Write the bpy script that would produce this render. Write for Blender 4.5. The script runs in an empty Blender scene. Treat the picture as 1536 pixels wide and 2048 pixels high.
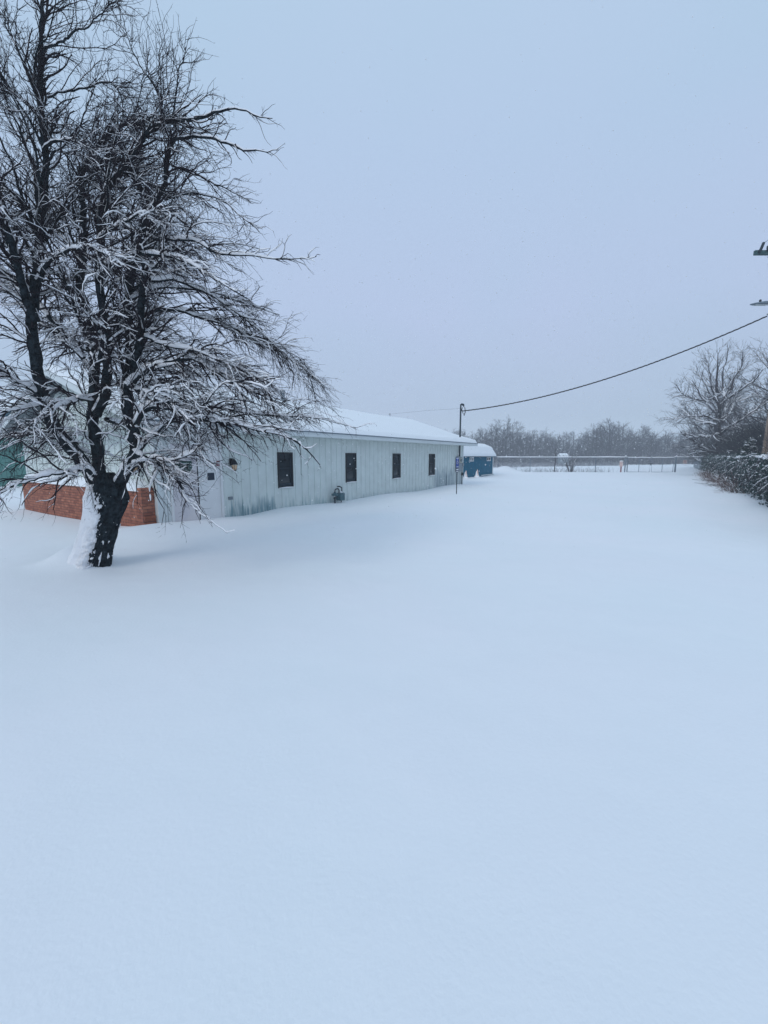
import bpy, math, random
import numpy as np
from mathutils import Vector, Matrix, noise
R = math.radians
sc = bpy.context.scene
col = sc.collection

# ------------------------------------------------------------------ camera
F_PX, CX, CY, EYE = 830.0, 768.0, 1024.0, 1.75
PITCH = math.atan(111 / F_PX)
cd = bpy.data.cameras.new('camera'); cam = bpy.data.objects.new('camera', cd); col.objects.link(cam)
cam.location = (0, 0, EYE); cam.rotation_euler = (R(90) - PITCH, 0, 0)
cd.sensor_fit = 'VERTICAL'; cd.sensor_height = 36; cd.lens = 36 * F_PX / 2048
cd.clip_start = 0.05; cd.clip_end = 3000
sc.camera = cam

# ------------------------------------------------------------------ light
SUN_EL, SUN_ROT = 38, 215
w = bpy.data.worlds.new('World'); sc.world = w; w.use_nodes = True
nt = w.node_tree; nt.nodes.clear()
N = nt.nodes.new; Lk = nt.links.new
out = N('ShaderNodeOutputWorld'); mixs = N('ShaderNodeMixShader')
sky = N('ShaderNodeTexSky'); sky.sky_type = 'NISHITA'; sky.sun_disc = False
sky.sun_elevation = R(SUN_EL); sky.sun_rotation = R(SUN_ROT)
b1 = N('ShaderNodeBackground'); b1.inputs['Strength'].default_value = 0.10
Lk(sky.outputs[0], b1.inputs['Color'])
tc = N('ShaderNodeTexCoord'); sep = N('ShaderNodeSeparateXYZ'); Lk(tc.outputs['Generated'], sep.inputs[0])
ramp = N('ShaderNodeValToRGB'); Lk(sep.outputs['Z'], ramp.inputs[0])
cr = ramp.color_ramp
cr.elements[0].position = 0.0; cr.elements[0].color = (0.415, 0.525, 0.65, 1)
cr.elements[1].position = 1.0; cr.elements[1].color = (0.525, 0.665, 0.84, 1)
for p, c in ((0.10, (0.425, 0.535, 0.70)), (0.30, (0.46, 0.58, 0.785)), (0.55, (0.452, 0.605, 0.80)), (0.75, (0.475, 0.635, 0.82))):
    e = cr.elements.new(p); e.color = c + (1,)
ns = N('ShaderNodeTexNoise'); ns.inputs['Scale'].default_value = 1.6; ns.inputs['Detail'].default_value = 2
Lk(tc.outputs['Generated'], ns.inputs['Vector'])
cl = N('ShaderNodeValToRGB'); Lk(ns.outputs['Fac'], cl.inputs[0])
cl.color_ramp.elements[0].position = 0.35; cl.color_ramp.elements[0].color = (0.97, 1.0, 0.985, 1)
cl.color_ramp.elements[1].position = 0.65; cl.color_ramp.elements[1].color = (1.04, 1.0, 1.02, 1)
mul = N('ShaderNodeMixRGB'); mul.blend_type = 'MULTIPLY'; mul.inputs[0].default_value = 1
Lk(ramp.outputs[0], mul.inputs[1]); Lk(cl.outputs[0], mul.inputs[2])
b2 = N('ShaderNodeBackground'); b2.inputs['Strength'].default_value = 1.0
Lk(mul.outputs[0], b2.inputs['Color'])
mixs.inputs[0].default_value = 0.97
Lk(b1.outputs[0], mixs.inputs[1]); Lk(b2.outputs[0], mixs.inputs[2]); Lk(mixs.outputs[0], out.inputs[0])
sd = bpy.data.lights.new('sun', 'SUN'); sd.energy = 0.8; sd.angle = R(25); sd.color = (1.0, 0.97, 0.93)
so = bpy.data.objects.new('sun', sd); col.objects.link(so)
so.rotation_euler = (R(90 - SUN_EL), 0, R(180 - SUN_ROT)); so.location = (0, 0, 60)
vs = sc.view_settings; vs.view_transform = 'Standard'; vs.look = 'None'; vs.gamma = 1; vs.exposure = 0.0; vs.use_curve_mapping = False
sc.cycles.use_denoising = True
sc.cycles.max_bounces = 6; sc.cycles.diffuse_bounces = 3; sc.cycles.volume_bounces = 2
sc.cycles.transparent_max_bounces = 8

# ------------------------------------------------------------------ helpers
def at(px, py, Y):
    """the point at forward distance Y seen at a photo pixel: used to measure positions"""
    c, s = math.cos(PITCH), math.sin(PITCH)
    u, v = (px - CX) / F_PX, (CY - py) / F_PX
    d = np.array([u, v * s + c, v * c - s])
    return np.array([0, 0, EYE]) + d * (Y / d[1])

U1 = np.array([.547, .837, 0]); U1 /= np.linalg.norm(U1); U2 = np.array([-U1[1], U1[0], 0])
P0 = np.array([-5.34, 9.76, 0.0]); YAW = math.atan2(U1[1], U1[0])
def wp(L, M, z=0): return P0 + U1 * L + U2 * M + np.array([0, 0, z])

def tag(o, label=None, cat=None, group=None, kind=None):
    if label: o['label'] = label
    if cat: o['category'] = cat
    if group: o['group'] = group
    if kind: o['kind'] = kind
    return o
def empty(name, loc, rz=0):
    o = bpy.data.objects.new(name, None); col.objects.link(o)
    o.location = Vector(loc); o.rotation_euler.z = rz; o.empty_display_size = .3
    return o
def obj(name, V, Fc, mat, parent=None, smooth=False):
    me = bpy.data.meshes.new(name)
    if isinstance(V, np.ndarray) and isinstance(Fc, np.ndarray):
        k = Fc.shape[1]
        me.vertices.add(len(V)); me.vertices.foreach_set('co', V.astype(np.float32).ravel())
        me.loops.add(Fc.size); me.loops.foreach_set('vertex_index', Fc.astype(np.int32).ravel())
        me.polygons.add(len(Fc)); me.polygons.foreach_set('loop_start', np.arange(0, Fc.size, k, dtype=np.int32))
        me.update(calc_edges=True)
    else:
        me.from_pydata([tuple(v) for v in V], [], [tuple(f) for f in Fc]); me.update()
    if smooth: me.polygons.foreach_set('use_smooth', [True] * len(me.polygons))
    for m in (mat if isinstance(mat, (list, tuple)) else [mat]): me.materials.append(m)
    o = bpy.data.objects.new(name, me); col.objects.link(o)
    if parent is not None: o.parent = parent
    return o
class MB:
    def __init__(s): s.v = []; s.f = []
    def add(s, V, Fc):
        b = len(s.v); s.v += [tuple(v) for v in V]; s.f += [tuple(b + i for i in f) for f in Fc]; return s
    def box(s, x0, x1, y0, y1, z0, z1):
        V = [(x0,y0,z0),(x1,y0,z0),(x1,y1,z0),(x0,y1,z0),(x0,y0,z1),(x1,y0,z1),(x1,y1,z1),(x0,y1,z1)]
        return s.add(V, [(0,3,2,1),(4,5,6,7),(0,1,5,4),(1,2,6,5),(2,3,7,6),(3,0,4,7)])
    def tube(s, pts, r, n=10, cap=True):
        pts = [Vector(p) for p in pts]; m = len(pts)
        rr = r if isinstance(r, (list, tuple)) else [r] * m
        V = []; ref = Vector((.31, .17, .93)) if abs((pts[-1] - pts[0]).normalized().z) < .8 else Vector((1, .1, 0))
        for i, p in enumerate(pts):
            t = (pts[min(i + 1, m - 1)] - pts[max(i - 1, 0)]).normalized()
            a = t.cross(ref).normalized(); b = t.cross(a)
            for k in range(n):
                q = 2 * math.pi * k / n; V.append(p + (a * math.cos(q) + b * math.sin(q)) * rr[i])
        Fc = [(i*n+k, i*n+(k+1)%n, (i+1)*n+(k+1)%n, (i+1)*n+k) for i in range(m-1) for k in range(n)]
        if cap: Fc += [tuple(range(n))[::-1], tuple((m-1)*n+k for k in range(n))]
        return s.add(V, Fc)
    def lathe(s, prof, c=(0,0,0), n=16):
        V = [(c[0]+r*math.cos(2*math.pi*k/n), c[1]+r*math.sin(2*math.pi*k/n), c[2]+z) for r, z in prof for k in range(n)]
        Fc = [(i*n+k, i*n+(k+1)%n, (i+1)*n+(k+1)%n, (i+1)*n+k) for i in range(len(prof)-1) for k in range(n)]
        Fc += [tuple(range(n))[::-1], tuple((len(prof)-1)*n+k for k in range(n))]
        return s.add(V, Fc)
    def build(s, name, mat, parent=None, smooth=False, bevel=0):
        o = obj(name, s.v, s.f, mat, parent, smooth)
        if bevel:
            b = o.modifiers.new('bevel', 'BEVEL'); b.width = bevel; b.segments = 2; b.limit_method = 'ANGLE'
        return o

# ------------------------------------------------------------------ materials
def mat(name, colour, rough=.7, spec=.3, noise_amt=0, noise_scale=5, bump=0, bump_scale=20, metal=0, c2=None, emit=None):
    m = bpy.data.materials.new(name); m.use_nodes = True; t = m.node_tree; b = t.nodes['Principled BSDF']
    b.inputs['Base Color'].default_value = (*colour, 1); b.inputs['Roughness'].default_value = rough
    b.inputs['Specular IOR Level'].default_value = spec; b.inputs['Metallic'].default_value = metal
    c = t.nodes.new('ShaderNodeTexCoord')
    if noise_amt or c2:
        n = t.nodes.new('ShaderNodeTexNoise'); n.inputs['Scale'].default_value = noise_scale; n.inputs['Detail'].default_value = 6
        t.links.new(c.outputs['Object'], n.inputs['Vector'])
        r = t.nodes.new('ShaderNodeValToRGB'); t.links.new(n.outputs['Fac'], r.inputs[0])
        lo = c2 or tuple(x * (1 - noise_amt) for x in colour)
        r.color_ramp.elements[0].position = .35; r.color_ramp.elements[0].color = (*lo, 1)
        r.color_ramp.elements[1].position = .65; r.color_ramp.elements[1].color = (*colour, 1)
        t.links.new(r.outputs[0], b.inputs['Base Color'])
    if bump:
        n2 = t.nodes.new('ShaderNodeTexNoise'); n2.inputs['Scale'].default_value = bump_scale; n2.inputs['Detail'].default_value = 5
        t.links.new(c.outputs['Object'], n2.inputs['Vector'])
        bp = t.nodes.new('ShaderNodeBump'); bp.inputs['Strength'].default_value = bump; bp.inputs['Distance'].default_value = .03
        t.links.new(n2.outputs['Fac'], bp.inputs['Height']); t.links.new(bp.outputs[0], b.inputs['Normal'])
    if emit: b.inputs['Emission Color'].default_value = (*emit[0], 1); b.inputs['Emission Strength'].default_value = emit[1]
    return m
SNOW = (.87, .90, .93)
M_snow = mat('snow', SNOW, .9, .15, bump=.25, bump_scale=9)
M_snowc = mat('snow_clump', (.93, .93, .955), .9, .1, bump=.5, bump_scale=60)
M_flake = bpy.data.materials.new('snowflake'); M_flake.use_nodes = True
_t = M_flake.node_tree; _t.nodes.clear(); _o = _t.nodes.new('ShaderNodeOutputMaterial'); _m = _t.nodes.new('ShaderNodeMixShader')
_d = _t.nodes.new('ShaderNodeBsdfDiffuse'); _r = _t.nodes.new('ShaderNodeBsdfTranslucent')
_d.inputs[0].default_value = _r.inputs[0].default_value = (.96, .97, .98, 1)
_t.links.new(_d.outputs[0], _m.inputs[1]); _t.links.new(_r.outputs[0], _m.inputs[2]); _t.links.new(_m.outputs[0], _o.inputs[0])
M_bark = mat('bark', (.030, .044, .054), .95, .0, c2=(.003, .006, .010), noise_scale=16, bump=1, bump_scale=55)
M_twig = mat('twig', (.018, .014, .020), .9, .05)
def snowy(name, c, c2, thr=.45, amount=1.0, scale=3):
    """bark or leaf that carries snow on the faces that look up"""
    m = mat(name, c, .85, .1, c2=c2, noise_scale=scale); t = m.node_tree; b = t.nodes['Principled BSDF']
    src = b.inputs['Base Color'].links[0].from_socket
    g = t.nodes.new('ShaderNodeNewGeometry'); s = t.nodes.new('ShaderNodeSeparateXYZ'); t.links.new(g.outputs['Normal'], s.inputs[0])
    mr = t.nodes.new('ShaderNodeMapRange'); mr.inputs['From Min'].default_value = thr; mr.inputs['From Max'].default_value = thr + .12
    mr.inputs['To Max'].default_value = amount
    t.links.new(s.outputs['Z'], mr.inputs['Value'])
    mx = t.nodes.new('ShaderNodeMixRGB'); t.links.new(mr.outputs[0], mx.inputs[0]); t.links.new(src, mx.inputs[1])
    mx.inputs[2].default_value = (*SNOW, 1); t.links.new(mx.outputs[0], b.inputs['Base Color'])
    return m
M_fartree = snowy('far_bark', (.045, .046, .070), (.022, .028, .042), .7, .22)
M_midtree = snowy('mid_bark', (.055, .042, .055), (.022, .026, .034), .62, .55)
M_thick = snowy('thicket_stem', (.040, .040, .048), (.020, .026, .034), .75, .4)
M_brush = snowy('dry_brush', (.15, .065, .045), (.07, .045, .045), .6, .5)
M_ivy = snowy('ivy_leaf', (.045, .085, .075), (.015, .035, .038), .62, .95, 6)
M_pine = snowy('pine', (.03, .055, .04), (.015, .03, .025), .6, .9, 6)

# siding with its own water stains near the snow line
def siding(name, base, stains=()):
    m = mat(name, base, .55, .3, noise_amt=.10, noise_scale=2.5); t = m.node_tree; b = t.nodes['Principled BSDF']
    cur = b.inputs['Base Color'].links[0].from_socket
    tc = t.nodes.new('ShaderNodeTexCoord'); sp = t.nodes.new('ShaderNodeSeparateXYZ'); t.links.new(tc.outputs['Object'], sp.inputs[0])
    mp = t.nodes.new('ShaderNodeMapping'); mp.inputs['Scale'].default_value = (7, 1, .9); t.links.new(tc.outputs['Object'], mp.inputs[0])
    n = t.nodes.new('ShaderNodeTexNoise'); n.inputs['Scale'].default_value = 1.6; n.inputs['Detail'].default_value = 5; t.links.new(mp.outputs[0], n.inputs['Vector'])
    def math_(op, a, bb, clamp=False):
        q = t.nodes.new('ShaderNodeMath'); q.operation = op; q.use_clamp = clamp
        for i, v in enumerate((a, bb)):
            if isinstance(v, (int, float)): q.inputs[i].default_value = v
            else: t.links.new(v, q.inputs[i])
        return q.outputs[0]
    def ramp_(v, a, bb):
        q = t.nodes.new('ShaderNodeMapRange'); q.interpolation_type = 'SMOOTHSTEP'
        q.inputs['From Min'].default_value = a; q.inputs['From Max'].default_value = bb; t.links.new(v, q.inputs['Value']); return q.outputs[0]
    for (x0, x1, z0, z1, f, colr, amt, dens) in stains:
        mk = math_('MULTIPLY', ramp_(sp.outputs['X'], x0 - f, x0 + f), ramp_(sp.outputs['X'], x1 + f, x1 - f))
        # uneven top edge: the streaks reach different heights
        zt = math_('ADD', sp.outputs['Z'], math_('MULTIPLY', math_('SUBTRACT', n.outputs['Fac'], .5), -(z1 - z0) * 1.6))
        mk = math_('MULTIPLY', mk, ramp_(zt, z1, z1 - (z1 - z0) * .55))
        mk = math_('MULTIPLY', mk, ramp_(sp.outputs['Z'], z0 - .02, z0 + .02))
        mk = math_('MULTIPLY', mk, ramp_(n.outputs['Fac'], dens - .14, dens + .14))
        mk = math_('MULTIPLY', mk, amt)
        mx = t.nodes.new('ShaderNodeMixRGB'); t.links.new(mk, mx.inputs[0]); t.links.new(cur, mx.inputs[1]); mx.inputs[2].default_value = (*colr, 1)
        cur = mx.outputs[0]
    t.links.new(cur, b.inputs['Base Color'])
    return m
M_side = siding('pale_siding', (.66, .72, .70), (
    (1.75, 3.6, -.3, .62, .15, (.10, .22, .27), .8, .40),
    (3.6, 6.5, -.3, .38, .3, (.20, .34, .36), .6, .44),
    (6.5, 18.5, -.3, .30, .5, (.30, .40, .42), .5, .46),
    (14.6, 17.2, .1, 1.25, .3, (.27, .34, .38), .75, .40),
    (16.05, 16.18, -.3, 1.45, .03, (.10, .15, .18), .8, .1),
    (17.3, 18.4, -.3, 1.3, .2, (.28, .35, .38), .55, .42)))
M_fascia = mat('pale_metal_trim', (.66, .71, .72), .45, .4, noise_amt=.06)
M_edge = mat('dark_drip_edge', (.12, .16, .2), .5, .4)
M_white = mat('white_paint', (.76, .77, .78), .5, .4, noise_amt=.06, noise_scale=3)
M_door = mat('door_paint', (.72, .68, .69), .5, .4, c2=(.60, .58, .62), noise_scale=2)
M_black = mat('black_frame', (.008, .011, .016), .5, .2)
M_glass = mat('dark_glass', (.028, .042, .054), .10, .5, c2=(.008, .014, .02), noise_scale=2.2)
M_iron = mat('weathered_pipe', (.022, .038, .055), .7, .2, noise_amt=.3, noise_scale=12)
M_cable = mat('black_cable', (.015, .018, .025), .7, .3)
M_galv = mat('galvanised_steel', (.16, .21, .26), .5, .5, metal=.3, noise_amt=.2, noise_scale=6)
M_wire = mat('fence_wire', (.22, .27, .32), .55, .4)
M_teal = mat('teal_siding', (.055, .19, .175), .6, .3, noise_amt=.12, noise_scale=3)
M_tealdark = mat('dark_teal_trim', (.03, .09, .13), .5, .3)
M_blue = mat('blue_shed_paint', (.0005, .14, .235), .9, .0, noise_amt=.18, noise_scale=2.5)
M_box = mat('meter_box_paint', (.38, .38, .32), .5, .4, noise_amt=.15)
M_grey = mat('grey_metal', (.22, .26, .29), .5, .4, noise_amt=.1)
M_gas = mat('gas_meter_paint', (.06, .14, .17), .55, .4, noise_amt=.3, noise_scale=10)
M_sign = mat('sign_blue', (.02, .06, .30), .5, .3)
M_signd = mat('sign_navy', (.008, .02, .09), .5, .3)
M_orange = mat('faded_orange', (.62, .36, .30), .7, .2, c2=(.80, .70, .68), noise_scale=5)
M_red = mat('dull_red', (.25, .05, .06), .6, .3)
M_amber = mat('lantern_glass', (.62, .42, .26), .25, .5)
M_navy = mat('plaque_navy', (.008, .022, .045), .5, .4)
M_green = mat('sign_green', (.02, .075, .065), .5, .4)
def wood_mat():
    m = mat('pole_wood', (.34, .25, .19), .85, .15); t = m.node_tree; b = t.nodes['Principled BSDF']
    c = t.nodes.new('ShaderNodeTexCoord'); mp = t.nodes.new('ShaderNodeMapping'); mp.inputs['Scale'].default_value = (14, 14, .5)
    n = t.nodes.new('ShaderNodeTexNoise'); n.inputs['Scale'].default_value = 2; n.inputs['Detail'].default_value = 7
    r = t.nodes.new('ShaderNodeValToRGB'); r.color_ramp.elements[0].position = .38; r.color_ramp.elements[0].color = (.15, .115, .10, 1)
    r.color_ramp.elements[1].position = .6; r.color_ramp.elements[1].color = (.38, .28, .21, 1)
    t.links.new(c.outputs['Object'], mp.inputs[0]); t.links.new(mp.outputs[0], n.inputs['Vector']); t.links.new(n.outputs['Fac'], r.inputs[0]); t.links.new(r.outputs[0], b.inputs['Base Color'])
    return m
M_wood = wood_mat()
def brick_mat():
    m = mat('brick', (.3, .12, .08), .9, .15); t = m.node_tree; b = t.nodes['Principled BSDF']
    c = t.nodes.new('ShaderNodeTexCoord'); sp = t.nodes.new('ShaderNodeSeparateXYZ'); cb = t.nodes.new('ShaderNodeCombineXYZ')
    ad = t.nodes.new('ShaderNodeMath'); t.links.new(c.outputs['Object'], sp.inputs[0])
    t.links.new(sp.outputs['X'], ad.inputs[0]); t.links.new(sp.outputs['Y'], ad.inputs[1])
    t.links.new(ad.outputs[0], cb.inputs[0]); t.links.new(sp.outputs['Z'], cb.inputs[1])
    br = t.nodes.new('ShaderNodeTexBrick'); t.links.new(cb.outputs[0], br.inputs['Vector'])
    br.inputs['Scale'].default_value = 1; br.inputs['Brick Width'].default_value = .215; br.inputs['Row Height'].default_value = .075
    br.inputs['Mortar Size'].default_value = .006; br.inputs['Mortar Smooth'].default_value = .3; br.inputs['Bias'].default_value = -.1
    br.inputs['Color1'].default_value = (.42, .17, .11, 1); br.inputs['Color2'].default_value = (.25, .095, .07, 1); br.inputs['Mortar'].default_value = (.16, .10, .085, 1)
    n = t.nodes.new('ShaderNodeTexNoise'); n.inputs['Scale'].default_value = 7; n.inputs['Detail'].default_value = 6; t.links.new(cb.outputs[0], n.inputs['Vector'])
    r = t.nodes.new('ShaderNodeValToRGB'); r.color_ramp.elements[0].position = .3; r.color_ramp.elements[0].color = (.7, .66, .66, 1)
    r.color_ramp.elements[1].position = .7; r.color_ramp.elements[1].color = (1.25, 1.2, 1.15, 1); t.links.new(n.outputs['Fac'], r.inputs[0])
    mx = t.nodes.new('ShaderNodeMixRGB'); mx.blend_type = 'MULTIPLY'; mx.inputs[0].default_value = 1; t.links.new(br.outputs['Color'], mx.inputs[1]); t.links.new(r.outputs[0], mx.inputs[2])
    t.links.new(mx.outputs[0], b.inputs['Base Color'])
    bp = t.nodes.new('ShaderNodeBump'); bp.invert = True; bp.inputs['Distance'].default_value = .01; t.links.new(br.outputs['Fac'], bp.inputs['Height']); t.links.new(bp.outputs[0], b.inputs['Normal'])
    return m
M_brick = brick_mat()
M_bricks = mat('brick_plain', (.40, .14, .085), .9, .15, noise_amt=.4, noise_scale=9)

# ------------------------------------------------------------------ snow ground
TX, TY = -4.50, 6.50           # foot of the apple tree
def bumpf(d, s): return np.exp(-(d / s) ** 2)
def ground_z(x, y):
    x = np.asarray(x, float); y = np.asarray(y, float)
    z = .034 * np.sin(x * .55 + 1.3 * np.sin(y * .21)) * np.sin(y * .33 + .6) + .020 * np.sin(x * .9 + y * .72 + 1)
    z = z * np.clip(np.hypot(x, y) / 6, .25, 1)
    # snow ramp blown against the left of the trunk, hollow on its lee side
    z = z + .30 * bumpf(np.hypot(x - TX + .42, (y - TY)), .34) + .10 * bumpf(np.hypot(x - TX + .9, (y - TY + .5) * .8), .8) - .05 * bumpf(np.hypot(x - TX - .5, y - TY + .1), .4)
    # drift along the long wall: (L, M) coordinates of the building
    dx, dy = x - P0[0], y - P0[1]
    Lc = dx * U1[0] + dy * U1[1]; Mc = dx * U2[0] + dy * U2[1]
    along = 1 / (1 + np.exp(-(Lc + 1.5) * 3)) * (1 / (1 + np.exp((Lc - 19) * 1.5)))
    z = z + along * (.10 * bumpf(Mc + .1, .9) * (1 + .22 * np.sin(Lc * .8)) + .05 * bumpf(Mc + 2.6 + .5 * np.sin(Lc * .35), .7))
    z = z + .13 * bumpf(np.hypot(Lc + .3, Mc + .7), .9) - .08 * bumpf(np.hypot((Lc - 2.6) * .6, Mc + .1), .5)
    # pile beside the blue shed and the soft bank at the back fence
    z = z + .62 * bumpf(np.hypot((x - 13.4) / 1.5, (y - 46.0)), .75) + .25 * bumpf(np.hypot((x - 12.2), (y - 45)), 1.3)
    bf = y - (46.6 - (x - 8) * .09)
    z = z + np.where((x > 5) & (x < 40), .10 * bumpf(bf + 1.2, 1.6), 0)
    # road bank along the right fence
    fx, fy = x - 15.3, y - 16.8; fd = fx * .825 - fy * .565
    z = z + .10 * bumpf(fd + .3, .8) + .05 * bumpf(fd + 2.6, 1.0)
    # very gentle large relief far out
    far = np.clip((np.hypot(x, y) - 50) / 80, 0, 1)
    z = z + far * (.25 * np.sin(x * .05) * np.sin(y * .045) - .1)
    return z
def gz(x, y): return float(ground_z(x, y))
def axis(fine0, fine1, step, lim, grow):
    a = list(np.arange(fine0, fine1 + 1e-6, step)); s = step
    while a[-1] < lim[1]: s *= grow; a.append(a[-1] + s)
    s = step
    while a[0] > lim[0]: s *= grow; a.insert(0, a[0] - s)
    return np.array(a)
ax = axis(-9, 7, .09, (-700, 900), 1.05); ay = axis(-2, 14, .09, (-200, 1500), 1.03)
X, Y = np.meshgrid(ax, ay); Z = ground_z(X, Y)
V = np.stack([X, Y, Z], -1).reshape(-1, 3); nx, ny = len(ax), len(ay)
ii = np.arange(nx * ny).reshape(ny, nx)
Fq = np.stack([ii[:-1, :-1], ii[:-1, 1:], ii[1:, 1:], ii[1:, :-1]], -1).reshape(-1, 4)
def snow_ground_mat():
    m = mat('snow_field', SNOW, .92, .12); t = m.node_tree; b = t.nodes['Principled BSDF']
    c = t.nodes.new('ShaderNodeTexCoord')
    n = t.nodes.new('ShaderNodeTexNoise'); n.inputs['Scale'].default_value = .35; n.inputs['Detail'].default_value = 4
    n3 = t.nodes.new('ShaderNodeTexNoise'); n3.inputs['Scale'].default_value = 38; n3.inputs['Detail'].default_value = 4
    t.links.new(c.outputs['Object'], n.inputs['Vector']); t.links.new(c.outputs['Object'], n3.inputs['Vector'])
    r = t.nodes.new('ShaderNodeValToRGB'); t.links.new(n.outputs['Fac'], r.inputs[0])
    r.color_ramp.elements[0].position = .3; r.color_ramp.elements[0].color = (.845, .885, .912, 1)
    r.color_ramp.elements[1].position = .7; r.color_ramp.elements[1].color = (.88, .888, .922, 1)
    t.links.new(r.outputs[0], b.inputs['Base Color'])
    b1 = t.nodes.new('ShaderNodeBump'); b1.inputs['Strength'].default_value = .7; b1.inputs['Distance'].default_value = .16
    b2 = t.nodes.new('ShaderNodeBump'); b2.inputs['Strength'].default_value = .35; b2.inputs['Distance'].default_value = .008
    t.links.new(n.outputs['Fac'], b1.inputs['Height']); t.links.new(n3.outputs['Fac'], b2.inputs['Height'])
    t.links.new(b1.outputs[0], b2.inputs['Normal']); t.links.new(b2.outputs[0], b.inputs['Normal'])
    return m
tag(obj('ground', V, Fq, snow_ground_mat(), smooth=True), kind='structure')

# ------------------------------------------------------------------ vectorised branches
def unit(a): return a / (np.linalg.norm(a, axis=-1, keepdims=True) + 1e-9)
def tubes(batches, sides):
    VV = []; FF = []; base = 0
    for P, Rr in batches:
        n, s, _ = P.shape
        if n == 0: continue
        T = np.empty_like(P); T[:, 1:-1] = P[:, 2:] - P[:, :-2]; T[:, 0] = P[:, 1] - P[:, 0]; T[:, -1] = P[:, -1] - P[:, -2]; T = unit(T)
        mT = unit(P[:, -1] - P[:, 0]); ref = np.where(np.abs(mT[:, 2:3]) < .75, np.array([[0, 0, 1.]]), np.array([[1., .2, 0]]))
        Ua = unit(np.cross(T, ref[:, None, :])); Ub = np.cross(T, Ua)
        q = np.arange(sides) * 2 * np.pi / sides
        ring = P[:, :, None, :] + Rr[:, :, None, None] * (Ua[:, :, None, :] * np.cos(q)[None, None, :, None] + Ub[:, :, None, :] * np.sin(q)[None, None, :, None])
        VV.append(ring.reshape(-1, 3))
        idx = base + np.arange(n * s * sides).reshape(n, s, sides)
        a = idx[:, :-1, :]; b = np.roll(a, -1, 2); c = np.roll(idx[:, 1:, :], -1, 2); d = idx[:, 1:, :]
        FF.append(np.stack([a, b, c, d], -1).reshape(-1, 4)); base += n * s * sides
    return np.concatenate(VV), np.concatenate(FF)
def snow_caps(batches, amount, rng, sides=6, thick=.9, zfade=None, cover=.75):
    VV = []; FF = []; base = 0
    for P, Rr in batches:
        n, s, _ = P.shape
        if n == 0: continue
        T = np.empty_like(P); T[:, 1:-1] = P[:, 2:] - P[:, :-2]; T[:, 0] = P[:, 1] - P[:, 0]; T[:, -1] = P[:, -1] - P[:, -2]; T = unit(T)
        hz = np.sqrt(np.clip(1 - T[..., 2] ** 2, 0, 1))
        Hd = unit(np.cross(T, np.array([0, 0, 1.]) + 1e-4)); Ud = unit(np.cross(Hd, T)); Ud *= np.sign(Ud[..., 2:3] + 1e-9)
        k = np.clip((hz - .45) / .4, 0, 1)
        ph = rng.uniform(0, 6.28, (n, 1)); fr = rng.uniform(3, 9, (n, 1)); ar = np.linspace(0, 1, s)[None]
        lump = .72 + .28 * np.sin(ph + fr * ar * 3) + rng.uniform(-.2, .2, (n, s))
        pres = (rng.uniform(0, 1, (n, 1)) < cover) & (lump > .40)
        k = k * lump * pres
        if zfade is not None: k = k * zfade(P)
        h = k * amount(Rr); wd = np.where(h > .0015, Rr * .95 + h * .42, 0)
        h = np.where(h > .0015, h, 0); h[:, 0] *= .5; h[:, -1] *= .3; wd[:, -1] *= .4
        q = np.arange(sides) * 2 * np.pi / sides
        cen = P + Ud * (Rr * .25 + h * .45)[..., None]
        rv = Rr * .45 + h * .62; rv = np.where(h > 0, rv, 0)
        ring = cen[:, :, None, :] + Hd[:, :, None, :] * (wd[..., None] * np.cos(q))[..., None] + Ud[:, :, None, :] * (rv[..., None] * np.sin(q))[..., None]
        live = (h[:, :-1] > 0) | (h[:, 1:] > 0)
        idx = np.arange(n * s * sides).reshape(n, s, sides)
        a = idx[:, :-1, :]; b = np.roll(a, -1, 2); c = np.roll(idx[:, 1:, :], -1, 2); d = idx[:, 1:, :]
        f = np.stack([a, b, c, d], -1)[live].reshape(-1, 4)
        if len(f) == 0: continue
        used, inv = np.unique(f, return_inverse=True)
        VV.append(ring.reshape(-1, 3)[used]); FF.append(inv.reshape(-1, 4) + base); base += len(used)
    return np.concatenate(VV), np.concatenate(FF)
def spline(pts, n):
    pts = np.array(pts, float); d = np.r_[0, np.cumsum(np.linalg.norm(np.diff(pts[:, :3], axis=0), axis=1))]
    m = len(pts); tg = np.gradient(pts, d, axis=0) if m > 2 else np.repeat((pts[1:] - pts[:1]) / d[-1], m, 0)
    t = np.linspace(0, d[-1], n); i = np.clip(np.searchsorted(d, t, 'right') - 1, 0, m - 2)
    h = (d[i + 1] - d[i])[:, None]; u = ((t - d[i])[:, None]) / h
    return (2*u**3-3*u**2+1)*pts[i] + (u**3-2*u**2+u)*h*tg[i] + (-2*u**3+3*u**2)*pts[i+1] + (u**3-u**2)*h*tg[i+1]
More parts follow.
